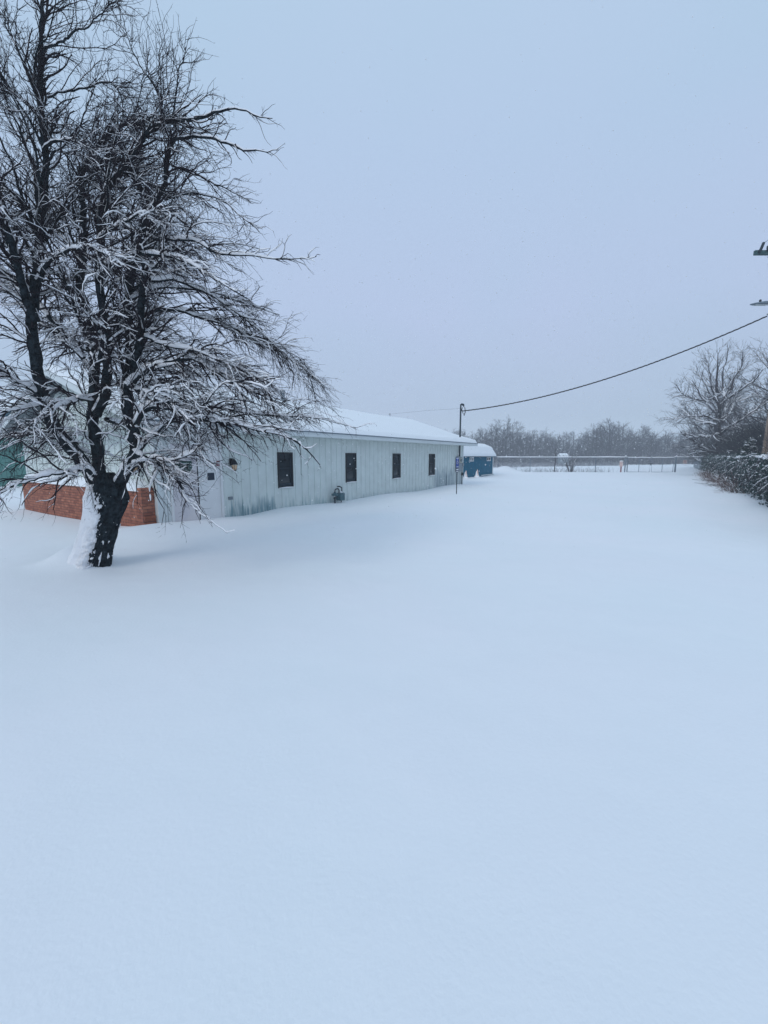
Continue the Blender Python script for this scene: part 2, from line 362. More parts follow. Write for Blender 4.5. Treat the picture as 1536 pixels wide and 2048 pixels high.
def spawn(batch, per_m, lo, hi, ang, rng, cen, seg, rfac=.6, rmin=.003, rmax=.03, droop=None, wob=.18, t0=.1, outb=.5, tip=.35, lenk=1.0):
    """children of a batch: returns (P, R)"""
    S = []; D = []; RR = []; Lm = []
    P, Rr = batch; n, s, _ = P.shape
    ln = np.linalg.norm(np.diff(P, axis=1), axis=2).sum(1)
    cnt = rng.poisson(ln * per_m * (1 - t0))
    par = np.repeat(np.arange(n), cnt); m = len(par)
    t = t0 + (1 - t0) * rng.uniform(0, 1, m) ** .9
    f = t * (s - 1); i = np.clip(f.astype(int), 0, s - 2); u = (f - i)[:, None]
    S = P[par, i] * (1 - u) + P[par, i + 1] * u
    T = unit(P[par, i + 1] - P[par, i]); r0 = Rr[par, i] * (1 - u[:, 0]) + Rr[par, i + 1] * u[:, 0]
    rv = unit(rng.normal(0, 1, (m, 3))); perp = unit(np.cross(T, rv))
    c = cen(S); o = S - c; o[:, 2] *= .4; o = unit(o)
    perp = unit(perp + outb * o)
    a = rng.uniform(ang[0], ang[1], m)[:, None]
    D = unit(T * np.cos(a) + perp * np.sin(a))
    L = rng.uniform(lo, hi, m) * (1 - .35 * t) * lenk
    rs = np.clip(r0 * rfac, rmin, rmax)
    k = seg + 1; Q = np.empty((m, k, 3)); Q[:, 0] = S; d = D
    dr = droop(S) if droop is not None else np.zeros((m, 3))
    for j in range(1, k):
        d = unit(d + rng.normal(0, wob, (m, 3)) + dr / seg)
        Q[:, j] = Q[:, j - 1] + d * (L / seg)[:, None]
    tp = np.linspace(1, tip, k)[None] * rs[:, None]
    return Q, tp
def keep(b, inside, rng, leak=.12):
    Q, r = b; ok = inside(Q[:, -1]) & inside(Q[:, Q.shape[1] // 2]) | (rng.uniform(0, 1, len(Q)) < leak) & inside(Q[:, 0])
    return Q[ok], r[ok]

# ------------------------------------------------------------------ the apple tree
rng = np.random.default_rng(7)
Y0 = 6.43
def lp(*pts, Y=Y0):     # (px, py, dY) measured along the limb
    return [tuple(at(p[0], p[1], Y + (p[2] if len(p) > 2 else 0))) for p in pts]
limbs = [  # points, start radius, end radius
 (lp((196,968),(172,935),(150,900,-.05),(115,848,-.1),(94,790,-.15),(80,740,-.2),(70,690,-.2),(62,645,-.2),(64,580,-.25),(70,510,-.2),(73,437,-.2),(86,375),(90,300),(84,208),(90,104),(92,10),(96,-60)), .125, .018),
 (lp((68,640,-.2),(45,580,-.4),(28,520,-.6),(8,450,-.8),(-30,370,-.9),(-60,280,-1)), .075, .02),
 (lp((200,985),(196,930,.1),(188,860,.15),(183,793,.2),(179,735,.25),(178,680,.3),(168,630,.35),(152,585,.4),(160,520,.5),(167,417,.5),(162,342,.5),(172,320,.5),(204,275,.4),(242,250,.4),(267,244,.3),(300,240,.2)), .115, .016),
 (lp((192,830,.2),(212,768,.1),(213,700,.0),(208,640,0),(200,580,0),(198,500,0),(192,420,0),(204,378,0),(233,342,-.1),(267,300,-.1),(292,262,-.2),(333,236,-.2),(390,226,-.2),(433,219,-.3),(471,214,-.3),(505,228,-.3),(545,237,-.3)), .09, .007),
 (lp((228,985),(248,950),(266,915,0),(262,870,.1),(250,818,.2),(250,760,.3),(252,700,.35),(250,640,.4),(250,560,.5),(262,500,.5),(290,458,.6),(282,400,.6),(262,350,.7),(248,290,.8)), .12, .014),
 (lp((256,830,.1),(264,780,-.05),(272,740,-.1),(286,670,-.2),(297,600,-.2),(300,540,-.1),(300,470,0),(312,430,0),(325,400,0),(338,360,0),(346,320,0),(358,296,0),(375,287,0),(437,291,-.1),(492,307,-.2),(530,306,-.2),(558,300,-.2)), .08, .007),
 (lp((244,800,.1),(256,775,-.1),(275,752,-.25),(300,733,-.4),(335,722,-.5),(375,716,-.6),(430,742,-.7),(500,780,-.8),(560,812,-.9)), .055, .010),
 (lp((272,720,-.1),(285,655,.1),(300,632,.2),(354,630,.3),(410,643,.4),(458,656,.5),(541,690,.6),(590,722,.6),(628,752,.6)), .05, .008),
 (lp((262,880,-.1),(285,840,-.4),(310,815,-.6),(345,818,-.7),(417,839,-.9),(480,852,-1.0),(540,868,-1.1),(604,893,-1.2),(640,930,-1.2)), .055, .008),
 (lp((275,905,0),(330,850,.3),(400,815,.5),(460,818,.6),(533,831,.7),(590,833,.7),(640,838,.6),(715,856,.6)), .05, .007),
 (lp((262,925,-.1),(291,922,-.4),(325,935,-.6),(354,955,-.7),(375,997,-.8),(410,1035,-.9),(455,1067,-.9)), .032, .005),
 (lp((270,900,-.1),(312,915,-.5),(362,914,-.7),(400,892,-.8),(437,864,-.9)), .03, .006),
 (lp((190,950,-.1),(167,939,-.3),(135,945,-.5),(104,951,-.6),(70,962,-.7),(42,974,-.8),(0,993,-.9),(-40,1010,-.9)), .045, .008),
 (lp((112,845,-.1),(75,789,-.3),(45,765,-.5),(25,747,-.6),(0,730,-.7),(-60,700,-.9)), .06, .015),
 (lp((184,745,.2),(165,718,.3),(146,697,.3),(131,675,.4),(117,656,.4),(90,625,.4),(62,600,.5),(20,560,.6),(-30,520,.7)), .055, .012),
 (lp((92,105),(110,92,-.1),(125,80,-.1),(155,66,-.2),(183,57,-.2),(205,35,-.2),(222,5,-.2)), .022, .007),
 (lp((86,208),(62,162,.1),(40,115,.1),(17,67,.2),(-5,15,.2)), .025, .008),
 (lp((94,192),(158,177,.1),(225,167,.1),(238,190,.1),(248,240,.2)), .018, .008),
 (lp((280,470,.1),(333,483,-.3),(387,483,-.5),(433,506,-.6),(480,508,-.7),(554,517,-.8),(633,513,-.8)), .032, .005),
 (lp((267,430),(237,405,.1),(208,383,.2),(180,365,.3)), .025, .012),
 (lp((317,255,0),(315,196,0),(290,146,.1),(268,105,.1),(250,56,.1)), .018, .005),
 (lp((346,240,-.1),(352,208,-.1),(355,150,0),(366,115,0),(371,94,0)), .016, .004),
 (lp((100,800,-.1),(60,812,-.5),(20,820,-.8),(-30,830,-1)), .035, .012),
 (lp((150,890,0),(120,870,.3),(80,868,.6),(30,872,.9),(-20,880,1.2)), .04, .012),
 (lp((200,560,0),(230,520,-.5),(290,505,-.8),(360,520,-1.0),(430,560,-1.2),(500,600,-1.3)), .04, .008),
 (lp((256,600,.4),(320,575,.8),(400,580,1.1),(480,600,1.3),(560,630,1.4)), .04, .008),
 (lp((76,560,-.2),(110,520,-.8),(150,500,-1.2),(200,505,-1.5),(260,540,-1.7)), .04, .010),
 (lp((180,700,.3),(140,690,1.0),(110,660,1.6),(90,610,2.1)), .05, .012),
 (lp((213,700,0),(240,640,.8),(270,580,1.5),(300,540,2.1)), .05, .012),
 (lp((200,720,.1),(205,690,-.7),(190,650,-1.3),(180,630,-1.8)), .045, .010),
 (lp((262,780,0),(300,790,-.8),(340,810,-1.3),(390,850,-1.7)), .04, .009),
 (lp((190,800,.2),(150,800,-.6),(110,820,-1.1),(60,850,-1.5)), .04, .010),
 (lp((210,840,.2),(250,850,1.0),(300,850,1.6),(370,860,2.1)), .045, .010),
 (lp((160,460,.5),(120,420,1.0),(80,400,1.5)), .035, .010),
 (lp((198,480,0),(230,450,-.6),(280,430,-1.0),(340,420,-1.3)), .03, .008),
 (lp((164,380,.5),(200,330,1.0),(240,320,1.4),(300,330,1.7)), .03, .008),
 (lp((90,300,0),(130,280,-.5),(170,290,-.9),(220,320,-1.1)), .026, .007),
 (lp((300,560,-.1),(350,560,.2),(420,590,.4),(490,640,.5),(560,700,.5)), .036, .007),
 (lp((286,670,-.2),(340,690,-.5),(400,700,-.7),(470,730,-.8),(540,770,-.9)), .034, .007),
 (lp((330,400,0),(380,390,.2),(430,400,.3),(480,430,.3),(520,465,.3)), .022, .006),
 (lp((74,436,-.2),(40,405,-.1),(0,375,0),(-40,350,.1)), .05, .015),
 (lp((74,425,-.2),(62,330,.2),(38,255,.4),(10,190,.5),(-10,120,.5)), .028, .008),
 (lp((88,340,-.1),(108,310,.1),(135,285,.2),(165,240,.3),(185,190,.3)), .024, .006),
 (lp((68,520,-.3),(100,470,.1),(128,430,.3),(140,380,.4),(135,320,.4)), .034, .008),
 (lp((90,250,0),(55,215,-.3),(25,190,-.4),(-20,180,-.5)), .020, .008),
 (lp((345,330,0),(400,350,.3),(450,370,.4),(500,400,.4)), .020, .006),
]
ENV = np.array([[0.3, .4], [.75, 1.7], [1.1, 2.0], [1.6, 2.9], [2.05, 3.6], [2.4, 3.9], [2.7, 3.75], [3.3, 3.25], [4.2, 3.0], [4.9, 3.0], [5.4, 2.7], [6.0, 2.5], [6.6, 2.55], [7.1, 2.4], [8.0, 2.1], [9.2, 1.4], [9.9, .1]])
def ax_xy(p):
    k = np.clip((p[..., 2] - 1.2) / 7, 0, 1)
    return np.stack([-4.28 - .85 * k, 6.45 + 0 * k], -1)
def inside(p):
    r = np.interp(p[..., 2], ENV[:, 0], ENV[:, 1]); d = np.linalg.norm(p[..., :2] - ax_xy(p), axis=-1)
    ang = np.arctan2(p[..., 1] - 6.45, p[..., 0] + 4.4)
    r = r * (1 + .07 * np.sin(ang * 5 + p[..., 2] * 2) + .05 * np.sin(ang * 11 + p[..., 2] * 5)) * np.where(p[..., 0] < -4.4, .92, 1.0)
    r = r * np.where((p[..., 1] < 6.0), .92, 1)
    return (d < r) & (p[..., 2] > .55)
def cen(p):
    c = p.copy(); c[:, :2] = ax_xy(p); c[:, 2] = p[:, 2] - .8; return c
def droop(p):
    o = p[:, :2] - ax_xy(p); o = unit(o); k = np.clip((6.2 - p[:, 2]) / 3.0, -.55, 1)
    d = np.zeros_like(p); d[:, :2] = o * (.10 + .28 * np.clip(k, 0, 1))[:, None]; d[:, 2] = -.62 * k; return d
LB = []
for pts, r0, r1 in limbs:
    n = max(8, int(len(pts) * 4)); P = spline(pts, n); r0 *= .80; r1 = max(r1 * .6, .0035)
    wv = np.cumsum(rng.normal(0, .010, (n, 3)), 0); wv -= np.linspace(0, 1, n)[:, None] * wv[-1]; P = P + wv
    u = np.linspace(0, 1, n); r = r1 + (r0 - r1) * (1 - u) ** .85
    r = r * (1 + rng.normal(0, .06, n)); LB.append((P[None], r[None]))
# more boughs, springing from the traced limbs on every side
NT = len(LB); bo = []
for b in LB[:9]:
    bo.append(spawn(b, 4.0 if b[1][0, 0] > .05 else 2.2, .8, 2.2, (.7, 1.3), rng, cen, 12, .40, .010, .022, lambda p: droop(p) * .7, .15, .24, 1.1, .3))
bo = [(Q, r) for Q, r in bo]
for Q, r in bo:
    ok = inside(Q[:, 9]) & (rng.uniform(0, 1, len(Q)) < np.interp(Q[:, 0, 2], [4.2, 5.6, 9], [1, .30, .15])); ln_ = ok.sum()
    if ln_: LB.append((Q[ok], r[ok]))
# short snowy boughs crowding the fork
for b in (LB[0], LB[2], LB[3], LB[4], LB[5], LB[8], LB[10], LB[12]):
    sel = b[0][:, :10]; rr_ = b[1][:, :10]
    Q, r = spawn((sel, rr_), 4, .4, 1.0, (.8, 1.4), rng, cen, 10, .3, .007, .014, lambda p: droop(p) * .5 + np.array([0, -.10, .15]), .19, .04, .5, .3)
    ok = (Q[:, 0, 2] < 3.0) & (Q[:, -1, 2] > 1.35) & (Q[:, -1, 0] < -3.45)
    if ok.any(): LB.append((Q[ok], r[ok]))
NB = len(LB)
sec = []; ter = []; spur = []
for bi, b in enumerate(LB):
    big = b[1][0, 0] > .06
    sec.append(keep(spawn(b, 13 if bi < NT else 9, .35, 1.25, (.45, 1.2), rng, cen, 8, .5, .0050, .015, droop, .21, .10 if big else .06, .7), inside, rng))
    if bi < NT: sec.append(keep(spawn(b, 17, .10, .60, (.45, 1.15), rng, cen, 6, .5, .0042, .009, droop, .24, .50, .5), lambda p: np.ones(len(p), bool), rng))
for b in list(sec):
    ter.append(keep(spawn(b, 11.5, .16, .58, (.3, .95), rng, cen, 4, .62, .0034, .0062, droop, .22, .12, .35), inside, rng, .75))
for b in LB: ter.append(keep(spawn(b, 9, .12, .5, (.5, 1.2), rng, cen, 4, .3, .0034, .005, droop, .2, .3, .4), inside, rng, 1))
for b in ter + sec:
    spur.append(spawn(b, 6, .03, .14, (.6, 1.2), rng, cen, 2, .7, .0022, .004, None, .15, .1, .1))
def thin(b):     # the top of the crown is airier
    Q, r = b; ok = rng.uniform(0, 1, len(Q)) < np.interp(Q[:, 0, 2], [1.2, 2.2, 2.6, 5.0, 6.5, 9], [.55, .7, .95, 1, .75, .7]); return Q[ok], r[ok]
ter = [thin(b) for b in ter]
print('tree', sum(len(b[0]) for b in sec), sum(len(b[0]) for b in ter), sum(len(b[0]) for b in spur))

apple = tag(empty('apple_tree', (TX, TY, 0)), 'old bare apple tree with snow plastered trunk in front of the brick wall', 'tree')
ORG = np.array([TX, TY, 0.0])
def loc(b): return [(P - ORG, r) for P, r in b]
# trunk: swept, with bark ridges as real relief
tp = spline(lp((188,1165),(190,1140),(196,1100),(206,1050),(216,1005),(216,972),(212,945)), 110) - ORG
tr = np.interp(np.linspace(0, 1, 110), [0, .1, .3, .6, .78, .9, 1], [.262, .225, .208, .215, .265, .225, .10])
NA = 120
def trunk_ring(i, a, extra=0.0):
    p = tp[i]; q = Vector((math.cos(a) * 3.2, math.sin(a) * 3.2, p[2] * 1.4)); q2 = Vector((math.cos(a) * 7, math.sin(a) * 7, p[2] * 3.2))
    ridge = abs(noise.noise(Vector((math.cos(a) * 9, math.sin(a) * 9, p[2] * 3.0)))) * .030 - .012
    r = tr[i] * (1 + .11 * noise.noise(q) + .06 * math.sin(2 * a + 1)) + ridge + .012 * noise.noise(q2) + extra
    return (p[0] + r * math.cos(a), p[1] + r * math.sin(a) * .95, p[2])
V = np.array([trunk_ring(i, 2 * math.pi * k / NA) for i in range(110) for k in range(NA)])
def grid_faces(n, k, closed=True):
    i = np.arange(n * k).reshape(n, k)
    if closed: a = i[:-1]; b = np.roll(a, -1, 1); d = i[1:]; c = np.roll(d, -1, 1)
    else: a = i[:-1, :-1]; b = i[:-1, 1:]; d = i[1:, :-1]; c = i[1:, 1:]
    return np.stack([a, b, c, d], -1).reshape(-1, 4)
obj('trunk', V, grid_faces(110, NA), M_bark, apple, True)
# snow plastered on the windward (left) side, with a ragged edge
hs = range(0, 109)
Vs = []
for i in hs:
    for k in range(NA):
        a = 2 * math.pi * k / NA; z = tp[i][2]
        dev = abs(math.atan2(math.sin(a - R(190)), math.cos(a - R(190))))
        q = Vector((math.cos(a) * 1.6 + 4, math.sin(a) * 1.6, z * 2.6))
        wdt = np.interp(z, [0, .25, .45, .8, 1.05, 1.2, 1.32, 1.42], [1.75, 1.5, 1.6, 1.62, 1.5, 1.1, .5, -.6])
        e = wdt - dev + .34 * noise.noise(q * 2.3) + .34 * noise.noise(q * 6.0) + .26 * noise.noise(q * 15)
        spk = noise.noise(Vector((math.cos(a) * 5, math.sin(a) * 5, z * 8 + 3)))
        mx = np.interp(z, [0, .3, .7, 1.1, 1.45], [.22, .12, .065, .045, .008])
        t = (.010 if spk > .50 and z < .75 else -.05) if e < 0 else min(mx * (1 - math.exp(-e * 2.2)) + .014, mx) + .010 * noise.noise(q * 5) + .003
        Vs.append(trunk_ring(i, a, t))
obj('trunk_snow', np.array(Vs), grid_faces(len(hs), NA), M_snowc, apple, True)
V, Fq = tubes(loc(LB), 9); obj('limbs', V, Fq, M_bark, apple, True)
V, Fq = tubes(loc(sec), 5); V2, F2 = tubes(loc(ter + spur), 3)
obj('crown', np.concatenate([V, V2]), np.concatenate([Fq, F2 + len(V)]), M_twig, apple, True)
zf = lambda P: np.interp(P[..., 2], [0, 4.4, 5.2, 6.5, 9], [1, 1, .55, .25, .12])
V, Fq = snow_caps(loc(LB), lambda r: np.clip(.006 + r * 2.0, .004, .065), rng, 8, zfade=zf, cover=1)
V2, F2 = snow_caps(loc(sec), lambda r: np.clip(.012 + r * 1.4, 0, .032), rng, 6, zfade=zf, cover=.50)
V3, F3 = snow_caps(loc(ter), lambda r: np.clip(.005 + r * 1.0, 0, .010), rng, 5, zfade=zf, cover=.24)
obj('branch_snow', np.concatenate([V, V2, V3]), np.concatenate([Fq, F2 + len(V), F3 + len(V) + len(V2)]), M_snowc, apple, True)

# ------------------------------------------------------------------ roof snow slab
def roof_snow(name, x0, x1, prof, t, parent, seed=0, edge=.16, nxn=90, drop=.0):
    """prof: list of (y, z) across the roof; snow of thickness t with rounded borders"""
    ys = np.array([p[0] for p in prof]); zs = np.array([p[1] for p in prof]); nyn = 60
    u = np.linspace(0, 1, nyn); u = (1 - np.cos(u * np.pi)) / 2 * .25 + u * .75
    yy = ys[0] + (ys[-1] - ys[0]) * u; v = np.linspace(0, 1, nxn); v = (1 - np.cos(v * np.pi)) / 2 * .25 + v * .75
    xx = x0 + (x1 - x0) * v
    k = 7; zsm = np.array([np.mean(np.interp(np.clip(y + np.linspace(-.22, .22, k), ys[0], ys[-1]), ys, zs)) for y in yy])
    V = []
    for j, y in enumerate(yy):
        for i, x in enumerate(xx):
            d = min(x - x0, x1 - x, (y - ys[0]) * 1.2, (ys[-1] - y) * 1.2)
            f = min(d / (edge * (1 + .45 * noise.noise(Vector((x * 1.3, y * 1.3, seed + 7))))), 1); f = math.sqrt(max(0, 1 - (1 - f) ** 2))
            th = t * (1 + .32 * noise.noise(Vector((x * .35 + seed, y * .6, 0))) + .06 * noise.noise(Vector((x * 1.7, y * 1.7, seed))))
            V.append((x, y, max(zsm[j], np.interp(y, ys, zs)) + .004 + th * f if f > 0 else np.interp(y, ys, zs) + .004))
    return obj(name, np.array(V), grid_faces(nyn, nxn, False), M_snow, parent, True)

# ------------------------------------------------------------------ main building
bld = tag(empty('building', P0, YAW), 'long low pale metal building with snow covered roof and narrow dark windows', 'building')
LW, WD, HW = 18.45, 8.2, 2.42      # length, depth, height to the soffit
RZ = 4.08                           # ridge
wins = [(3.74, 4.37), (7.11, 7.75), (10.45, 11.10), (13.96, 14.60)]
def ribbed(x0, x1, z0, ztop, holes=(), flip=1):
    """ribbed sheet facing -y; ztop may be a function of x"""
    zt = ztop if callable(ztop) else (lambda x: ztop)
    bp = {x0, x1}
    for a, b, *_ in holes: bp |= {a, b}
    k = math.ceil((x0 - .01) / .3)
    while k * .3 < x1:
        for o in (-.028, -.014, .014, .028):
            if x0 < k * .3 + o < x1: bp.add(round(k * .3 + o, 4))
        k += 1
    bp = sorted(bp); V = []; Fc = []
    def yy(x):
        m = abs((x + .15) % .3 - .15); return -.024 if m < .015 else (0 if m > .0275 else -.012)
    for a, b in zip(bp[:-1], bp[1:]):
        if b - a < 1e-5: continue
        hz = [h for h in holes if a >= h[0] - 1e-6 and b <= h[1] + 1e-6]
        spans = [(z0, None)] if not hz else [(z0, hz[0][2]), (hz[0][3], None)]
        for s0, s1 in spans:
            i = len(V); V += [(a, yy(a), s0), (b, yy(b), s0), (b, yy(b), s1 if s1 is not None else zt(b)), (a, yy(a), s1 if s1 is not None else zt(a))]
            Fc.append((i, i+1, i+2, i+3))
    return V, Fc
m = MB(); V, Fc = ribbed(1.74, LW - .1, -.3, HW, [(a, b, .77, 1.88) for a, b in wins]); m.add(V, Fc); m.build('wall', M_side, bld)
# back wall, far gable wall (plain sheets), and the front gable with ribs
zg = lambda y: HW + (RZ - .10 - HW) * (1 - abs(y - WD / 2) / (WD / 2))
V, Fc = ribbed(0, WD - .12, -.3, lambda x: zg(WD - x))
Vg = [(y, WD - x, z) for x, y, z in V]    # faces -x: photo's left facade
# put the ribbed sheet on the x = 0 plane
m = MB(); m.add([(-(-y), yy, z) for y, yy, z in Vg], Fc); m.build('gable_wall', M_side, bld)
m = MB(); m.add([(LW, 0, -.3), (LW, WD, -.3), (LW, WD, HW), (LW, WD / 2, RZ - .1), (LW, 0, HW)], [(0, 1, 2, 3, 4)]); m.build('gable_wall', M_side, bld)
m = MB(); m.box(0, LW, WD - .05, WD, -.3, HW); m.build('wall', M_side, bld)
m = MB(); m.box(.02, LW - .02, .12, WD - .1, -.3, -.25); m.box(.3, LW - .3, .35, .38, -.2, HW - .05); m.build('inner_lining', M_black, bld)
# white entrance panels left of the ribbed sheet
m = MB(); m.box(0.32, 1.10, -.0, .05, -.3, HW); m.box(1.10, 1.70, -.012, .05, -.3, HW); m.build('entrance_panel', M_white, bld)
m = MB(); m.box(-.03, .13, -.03, .12, -.3, HW); m.box(.14, .20, -.02, .05, -.3, HW); m.box(.215, .30, -.02, .05, -.3, HW); m.build('corner_trim', M_fascia, bld)
m = MB(); m.box(1.69, 1.76, -.045, .05, -.3, HW); m.build('wall_trim', M_white, bld)
m = MB(); m.box(LW - .10, LW + .02, -.03, .10, -.3, HW); m.build('corner_trim', M_fascia, bld)
m = MB(); m.box(-.02, .02, WD - .12, WD + .02, -.3, HW); m.build('corner_trim', M_fascia, bld)
d = MB().box(.36, 1.03, -.035, 0, .02, 2.05).build('door', M_door, bld)
m = MB(); m.box(.30, .355, -.05, .0, -.1, 2.12); m.box(1.035, 1.10, -.05, .0, -.1, 2.12); m.box(.355, 1.035, -.05, .0, 2.052, 2.12); m.build('door_frame', M_white, d)
MB().box(1.02, 1.036, -.054, -.034, -.1, 2.05).build('door_gap', M_black, d)
MB().tube([(.93, -.035, 1.0), (.93, -.08, 1.0), (.84, -.085, 1.0)], .012, 8).build('handle', M_grey, d)
MB().box(.36, 1.10, -.06, 0, -.02, .018).build('threshold', M_grey, bld)
m = MB(); m.box(1.76, LW - .1, -.035, 0, -.3, .02 - .02); m.build('base_flashing', M_edge, bld)
# green notice, navy plaque, small red sign, pale vent
gs = MB().box(.42, .88, -.05, -.035, 1.38, 1.64).build('green_notice', M_green, bld)
m = MB()
for r_ in range(3):
    x = .45
    while x < .84:
        wl = random.Random(int(x * 977) + r_).uniform(.02, .05); m.box(x, min(x + wl, .86), -.0535, -.05, 1.57 - r_ * .07, 1.585 - r_ * .07); x += wl + .018
m.build('lettering', M_fascia, gs)
MB().box(1.32, 1.515, -.03, -.012, 1.135, 1.325).build('navy_plaque', M_navy, bld, bevel=.003)
rs = MB().box(1.605, 1.685, -.03, -.012, 1.50, 1.635).build('red_sign', M_red, bld)
m = MB(); [m.box(1.615 + i * .022, 1.628 + i * .022, -.033, -.03, 1.52 + j * .033, 1.54 + j * .033) for i in range(3) for j in range(3)]; m.build('lettering', M_fascia, rs)
vt = MB().box(1.925, 2.045, -.045, 0, .565, .65).build('outlet_cover', M_grey, bld, bevel=.004)
MB().box(1.935, 2.035, -.049, -.045, .600, .607).build('slot', M_edge, vt)
# windows
for a, b in wins:
    m = MB(); z0, z1 = .77, 1.88; f = .055
    m.box(a, a + f, -.04, .06, z0, z1); m.box(b - f, b, -.04, .06, z0, z1); m.box(a + f, b - f, -.04, .06, z1 - f, z1); m.box(a + f, b - f, -.04, .06, z0, z0 + f)
    wn = m.build('window', M_black, bld)
    m = MB(); m.box(a + f, a + f + .03, -.01, .05, z0 + f, z1 - f); m.box(b - f - .03, b - f, -.01, .05, z0 + f, z1 - f); m.box(a + f + .03, b - f - .03, -.01, .05, z0 + f, z0 + f + .09); m.box(a + f + .03, b - f - .03, -.005, .05, z0 + .60, z0 + .63)
    m.build('sash', M_iron, wn)
    MB().box(a + f, b - f, .03, .04, z0 + f, z1 - f).build('pane', M_glass, wn)
    m = MB(); m.tube([(a + .01, -.045, z0 + .005), ((a + b) / 2, -.048, z0 + .012), (b - .01, -.045, z0 + .006)], [.012, .02, .014], 8); m.build('sill_snow', M_snowc, wn, True)
# roof
EO, XO0, XO1 = .5, -.55, 19.45; EZ = 2.545
def roof_z(y): return EZ + (RZ - EZ) * (1 - abs(y - WD / 2) / (WD / 2 + EO))
m = MB()
for (ya, yb) in ((-EO, WD / 2), (WD / 2, WD + EO)):
    za, zb = roof_z(ya), roof_z(yb)
    V = [(XO0, ya, za - .05), (XO1, ya, za - .05), (XO1, yb, zb - .05), (XO0, yb, zb - .05), (XO0, ya, za), (XO1, ya, za), (XO1, yb, zb), (XO0, yb, zb)]
    m.add(V, [(0,3,2,1),(4,5,6,7),(0,1,5,4),(1,2,6,5),(2,3,7,6),(3,0,4,7)])
rf = m.build('roof', M_grey, bld)
roof_snow('roof_snow', XO0 - .02, XO1 + .02, [(-EO - .03, roof_z(-EO)), (WD / 2, RZ), (WD + EO + .03, roof_z(WD + EO))], .14, bld, 3, .16, 120)
m = MB(); m.box(XO0, XO1, -EO - .02, -EO, EZ - .17, EZ - .012); m.box(XO0, XO1, WD + EO, WD + EO + .02, EZ - .17, EZ - .012)
for X_ in (XO0 - .02, XO1):
    for (ya, yb) in ((-EO - .02, WD / 2), (WD / 2, WD + EO + .02)):
        za, zb = roof_z(ya) - .01, roof_z(yb) - .01
        V = [(X_, ya, za - .16), (X_ + .02, ya, za - .16), (X_ + .02, yb, zb - .16), (X_, yb, zb - .16), (X_, ya, za), (X_ + .02, ya, za), (X_ + .02, yb, zb), (X_, yb, zb)]
        m.add(V, [(0,3,2,1),(4,5,6,7),(0,1,5,4),(1,2,6,5),(2,3,7,6),(3,0,4,7)])
m.build('fascia', M_fascia, bld)
m = MB(); m.box(XO0 - .03, XO1 + .03, -EO - .045, -EO - .021, EZ - .03, EZ + .005); m.build('drip_edge', M_edge, bld)
m = MB(); m.box(XO0, XO1, -EO, .0 - .026, EZ - .16, EZ - .14); m.box(XO0, -.03, -.026, WD, EZ - .165, EZ - .145); m.build('soffit', M_side, bld)
# vent stack and small pipe on the ridge
m = MB(); m.lathe([(.085, 0), (.085, .40), (.11, .42), (.11, .52), (.05, .58)], (7.85, 4.0, RZ - .02), 16); m.build('vent_stack', M_grey, bld, True)
m = MB(); m.lathe([(.02, 0), (.02, .22), (.035, .23), (.03, .28)], (16.7, 4.1, RZ), 8); m.tube([(16.6, 4.1, RZ + .25), (16.8, 4.1, RZ + .25)], .012, 6); m.build('ridge_pipe', M_grey, bld)
# brick base on the front facade, with its ledge of snow
bm_ = MB(); bm_.box(-.30, -.028, .18, 7.72, -.3, .95)
bm_.box(-.32, -.02, .10, .30, -.3, 1.02)
bk = bm_.build('brick_base', M_brick, bld)
m = MB()
for j in range(6):
    if j % 2 == 0: m.box(-.31, -.05, .045 - .02 * (j == 0), .11, .0 + j * .075, .065 + j * .075)
m.build('corner_brick', M_bricks, bk)
V = []; nn = 70
for j in range(nn):
    y = .22 + 7.55 * j / (nn - 1)
    for k in range(12):
        s = k / 11; x = -.34 + .33 * s; e = min(1, min(s, 1.35 - s) * 4); e2 = min(1, min(j, nn - 1 - j) / 3)
        V.append((x, y, .952 + .26 * (1 - (1 - min(1, s * 1.7)) ** 2) ** .5 * e2 * (1 + .22 * noise.noise(Vector((x * 2, y * .9, 0)))) - .01))
obj('snow_ledge', np.array(V), grid_faces(nn, 12, False), M_snow, bk, True)

def lantern(name, L, M, z, face, label):
    """carriage lantern on the wall; built at its own base, facing local -y"""
    p = wp(L, M, z); t = tag(empty(name, p, YAW + face), label, 'lantern', 'wall lanterns by the entrance')
    MB().box(-.05, .05, -.02, -.0, -.04, .16).build('back_plate', M_black, t, bevel=.005)
    MB().tube([(0, -.02, .10), (0, -.08, .15), (0, -.14, .13)], .012, 8).build('bracket', M_black, t)
    MB().lathe([(.105, -.01), (.10, .01), (.05, .10), (.02, .135), (.012, .16)], (0, -.14, 0), 6).build('cap', M_black, t)
    MB().lathe([(.035, -.17), (.065, -.12), (.082, -.02)], (0, -.14, 0), 6).build('glass', M_amber, t)
    m = MB()
    for k in range(6):
        q = k * math.pi / 3; m.tube([(.036 * math.cos(q), -.14 + .036 * math.sin(q), -.17), (.067 * math.cos(q), -.14 + .067 * math.sin(q), -.12), (.085 * math.cos(q), -.14 + .085 * math.sin(q), -.01)], .005, 4)
    m.lathe([(.005, -.215), (.02, -.195), (.04, -.175), (.04, -.165)], (0, -.14, 0), 8); m.build('cage', M_black, t)
    return t
lantern('wall_lantern', 2.05, -.024, 1.54, 0, 'black carriage lantern on the ribbed siding right of the white entrance panel')
lantern('wall_lantern', -.026, .62, 1.52, R(-90), 'black carriage lantern above the brick base, half hidden by the tree trunk')

